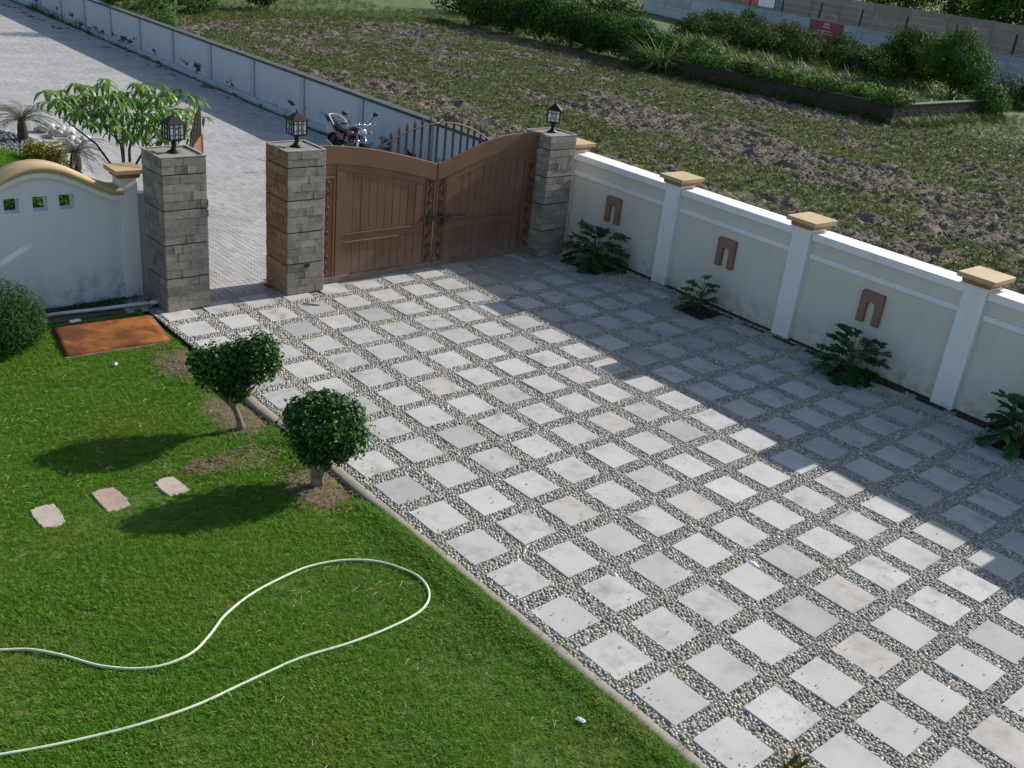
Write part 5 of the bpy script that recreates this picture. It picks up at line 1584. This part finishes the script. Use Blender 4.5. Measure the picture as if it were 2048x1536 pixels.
# banner at the top edge of the picture, on the tall wall
bn = thing('wall_banner', 'red and pale blue banner hung on the pale fence at the top edge', 'banner', tuple(np.array([77.5 * U, 28.4 * U, 0]) + FD * 49.5 * U + FN * 6 * U), frot)
MB().box(.2, 3.2, -.06, 0, 2.1, 3.6).build('red_cloth', M['redsign'], bn)
MB().box(-2.3, .2, -.06, 0, 2.0, 3.6).build('pale_cloth', M['bannerblue'], bn)
MB().tube([(-2.35, 0, -.3), (-2.35, 0, 3.5)], .05, 6).build('post', M['rod'], bn); MB().tube([(3.25, 0, -.3), (3.25, 0, 3.5)], .05, 6).build('post', M['rod'], bn)

def bush(name, label, cat, x, y, z, lobes, n, L, W, mat, seed, group=None, trunk=True, up=.3):
    t = thing(name, label, cat, (x * U, y * U, z), 0, group)
    b = MB(); limbs(b, (0, 0, -.1), [tuple(np.array(l[0]) + np.array([0, 0, -.1])) for l in lobes[:4]], .035 + .012 * max(l[1][0] for l in lobes), seed, .12)
    b.build('trunk', M['darkbark'], t, 0, True)
    leaf_cloud('crown', mat, lobes, n, L, W, seed, .55, .8, up, .22, t, 0.02)
    return t
# hedge-like row of bushes at the far side of the field
row = [(51.5, 69, 2.0, 'far end'), (51.2, 64.5, 2.1, ''), (50.9, 60, 2.25, ''), (50.7, 56, 2.1, ''), (50.4, 52, 2.0, ''), (50.0, 48, 1.85, ''), (49.5, 44.6, 1.5, '')]
words = ['farthest of the row', 'second from the far end of the row', 'third from the far end of the row', 'middle of the row', 'third from the pale leafed bush end', 'second from the pale leafed bush end', 'last before the pale leafed bush']
for k, (x, y, h, w_) in enumerate(row):
    rr = random.Random(90 + k)
    h *= 1.12; lobes = [((rr.uniform(-.3, .3), rr.uniform(-.4, .4), h * .5), (1.7, 2.0, h * .5))]
    for q in range(4): lobes.append(((rr.uniform(-1.0, .9), rr.uniform(-1.5, 1.5), h * rr.uniform(.3, .8)), (rr.uniform(.7, 1.0), rr.uniform(.7, 1.1), h * rr.uniform(.25, .35))))
    bush('field_bush', 'dark green bush beyond the field, ' + words[k], 'bush', x, y, 0.0, lobes, 8500, .17, .09, M['bush_leaf'], 100 + k, 'row of bushes beyond the field')
bush('pale_leaf_bush', 'bush with pale shiny leaves at the end of the bush row above the low wall', 'bush', 49.6, 40.2, .5, [((0, 0, .7), (.9, 1.1, .6)), ((.2, .7, .9), (.6, .7, .45)), ((0, -.8, .5), (.6, .7, .4))], 1500, .20, .10, M['pale_bush_leaf'], 120)
# big arching grass clump at the end of the low wall
t = thing('grass_clump', 'large arching grass clump at the end of the low brick wall', 'grass clump', (47.0 * U, 42.3 * U, -.05)); V = []; F = []; T = []; rr = random.Random(8)
for k in range(650):
    blade(V, F, T, (rr.uniform(-.5, .5), rr.uniform(-.6, .6), 0), rr.uniform(0, 6.28), rr.uniform(.75, 1.5), rr.uniform(1.2, 2.9), .036, rr.uniform(.9, 2.0), rr.uniform(.2, 1), 7)
leaf_obj('blades', V, F, T, M['pale_bush_leaf'], t)
# creepers spilling over the low wall
for k, (y, lab) in enumerate(((37.5, 'leafy creeper on the low brick wall, nearest the grass clump'), (34.0, 'leafy creeper on the low brick wall, second from the grass clump'), (30.8, 'leafy creeper hanging over the low brick wall, middle one'), (27.4, 'leafy creeper hanging over the low brick wall, second from the corner'), (24.0, 'small leafy creeper on the low brick wall at the corner'))):
    rr = random.Random(200 + k)
    lobes = [((rr.uniform(-.2, .3), rr.uniform(-1.0, 1.0), rr.uniform(.1, .35)), (.6, .8, .38)) for q in range(5)] + [((-.35, rr.uniform(-.6, .6), -.1), (.3, .8, .3))]
    bush('wall_creeper', lab, 'creeper', 47.6, y, H_ - .02, lobes, 2000, .14, .09, M['pale_bush_leaf' if k != 1 else 'bush_leaf'], 210 + k, 'creepers on the low brick wall')
# trees and bushes before the far fence
def lobed(rr, n, sx, sy, z0, z1, r0, r1):
    return [((rr.uniform(-sx, sx), rr.uniform(-sy, sy), rr.uniform(z0, z1)), (rr.uniform(r0, r1), rr.uniform(r0, r1), rr.uniform(r0, r1) * .85)) for q in range(n)]
rr = random.Random(33)
bush('feathery_tree', 'feathery green tree in front of the pale concrete fence', 'tree', 63.5, 27.2, -.1, [((0, 0, 2.4), (1.5, 1.5, 1.2)), ((.3, .2, 3.1), (1.0, 1.0, .8)), ((-.6, -.5, 1.7), (1.2, 1.2, .8)), ((.7, -.6, 1.9), (1.2, 1.2, .9)), ((-.8, .9, 2.3), (1.1, 1.1, .9)), ((0, -.9, 1.2), (1.2, 1.0, .6))], 17000, .15, .05, M['bush_leaf'], 300)
bush('dark_bush', 'dark bush left of the feathery tree before the pale fence', 'bush', 67.5, 33.5, -.1, lobed(rr, 6, 1.3, 1.6, .7, 2.4, 1.1, 1.5), 11000, .17, .09, M['far_leaf'], 301)
bush('dark_bush', 'small rounded bush right of the feathery tree past the wall corner', 'bush', 59.6, 22.4, -.1, [((0, 0, .75), (1.0, 1.0, .8)), ((.3, .2, 1.1), (.6, .7, .5))], 3200, .15, .06, M['bush_leaf'], 302)
bush('dark_bush', 'dark bush at the foot of the pale fence at the right edge', 'bush', 72, 25.6, -.1, lobed(rr, 5, 1.2, 1.5, .6, 1.5, .7, 1.0), 2600, .17, .08, M['far_leaf'], 303)
for k, (x, y, lab) in enumerate(((76, 42, 'nearest the feathery tree'), (78.5, 48.5, 'below the red poster'), (81, 56, 'left of the red poster'), (84, 64, 'farthest from the feathery tree'))):
    bush('fence_scrub', 'dark scrub at the foot of the pale concrete fence, ' + lab, 'scrub', x, y, -.1, lobed(rr, 8, 1.5, 2.8, .4, 1.3, .8, 1.2), 7000, .18, .09, M['far_leaf'], 310 + k, 'scrub along the pale fence')
mid = ['left of the dark bush', 'under the poster', 'in the middle of the strip', 'behind the creepers', 'behind the grass clump']
for k, (x, y) in enumerate(((70, 37.5), (71.5, 43), (73, 49), (75, 55.5), (77.5, 62))):
    bush('bank_scrub', 'dark low scrub between the grassy bank and the fence, ' + mid[k], 'scrub', x, y, -.1, lobed(rr, 8, 1.7, 2.4, .3, 1.0, .9, 1.2), 6500, .19, .10, M['far_leaf'], 330 + k, 'scrub between bank and fence')
bush('fence_climber', 'yellow green climber on the pale concrete fence below the banner', 'creeper', 89.5, 66.5, -.1, [((0, 0, 1.6), (.5, .8, .7)), ((0, .2, .8), (.5, .7, .7))], 1400, .18, .09, M['pale_bush_leaf'], 320)
# trees behind the tall wall
wd = ['rightmost', 'second from right', 'third from right', 'fourth from right', 'fifth from right', 'sixth from right', 'leftmost']
for k, sft in enumerate((4, 11.5, 19, 26.5, 34, 42, 51)):
    h = (6.2, 6.6, 6.0, 6.4, 6.0, 6.2, 6.0)[k]
    p = np.array([77.5, 28.4, 0]) + FD * sft + FN * (30 + 3 * (k % 2))
    rr = random.Random(400 + k)
    bush('background_tree', 'leafy tree behind the tall brown wall, ' + wd[k], 'tree', p[0], p[1], 0, [((0, 0, h * .62), (2.6, 3.2, h * .36))] + lobed(rr, 6, 2.0, 2.8, h * .45, h * .92, 1.1, 1.7), 6500, .30, .16, M['far_leaf'] if k % 2 else M['bush_leaf'], 420 + k, 'trees behind the tall brown wall')
# trees beyond the bush row, top of the picture
for k, (x, y, h, lab) in enumerate(((62, 73, 3.0, 'nearest the pale fence'), (58, 80, 3.2, 'farther left'), (66, 66, 2.6, 'lowest, right behind the row'))):
    rr = random.Random(500 + k)
    bush('scrub_tree', 'shadowy scrub tree behind the bush row, ' + lab, 'tree', x, y, -.1, lobed(rr, 6, 2.2, 2.4, h * .3, h * .75, 1.2, 1.7), 4500, .24, .11, M['far_leaf'], 510 + k, 'scrub trees behind the bush row')
# saplings at the far left end of the field
rr = random.Random(600)
bush('field_sapling', 'light green sapling at the field edge above the street wall', 'tree', 13.6, 55.6, -.1, [((0, 0, 1.3), (.9, .9, .9)), ((-.2, .2, 2.1), (.8, .8, .9)), ((.2, -.6, .7), (.7, .9, .6)), ((0, .5, 2.9), (.7, .8, .8))], 3200, .16, .06, M['pale_bush_leaf'], 601)
bush('field_bush', 'leafy green bush at the far left end of the field', 'bush', 15.5, 72, -.1, lobed(rr, 6, 1.2, 1.6, .6, 1.8, .8, 1.2), 3600, .2, .1, M['bush_leaf'], 602)
bush('field_bush', 'leafy green bush right of the sapling at the far end of the field', 'bush', 22, 72.5, -.1, lobed(rr, 6, 1.3, 1.2, .6, 1.6, .8, 1.1), 3600, .2, .1, M['bush_leaf'], 603)
bush('field_bush', 'small dark bush on the grass at the far end of the field', 'bush', 32, 75.5, -.1, lobed(rr, 5, 1.0, .8, .5, 1.4, .7, 1.0), 2600, .2, .1, M['far_leaf'], 604)
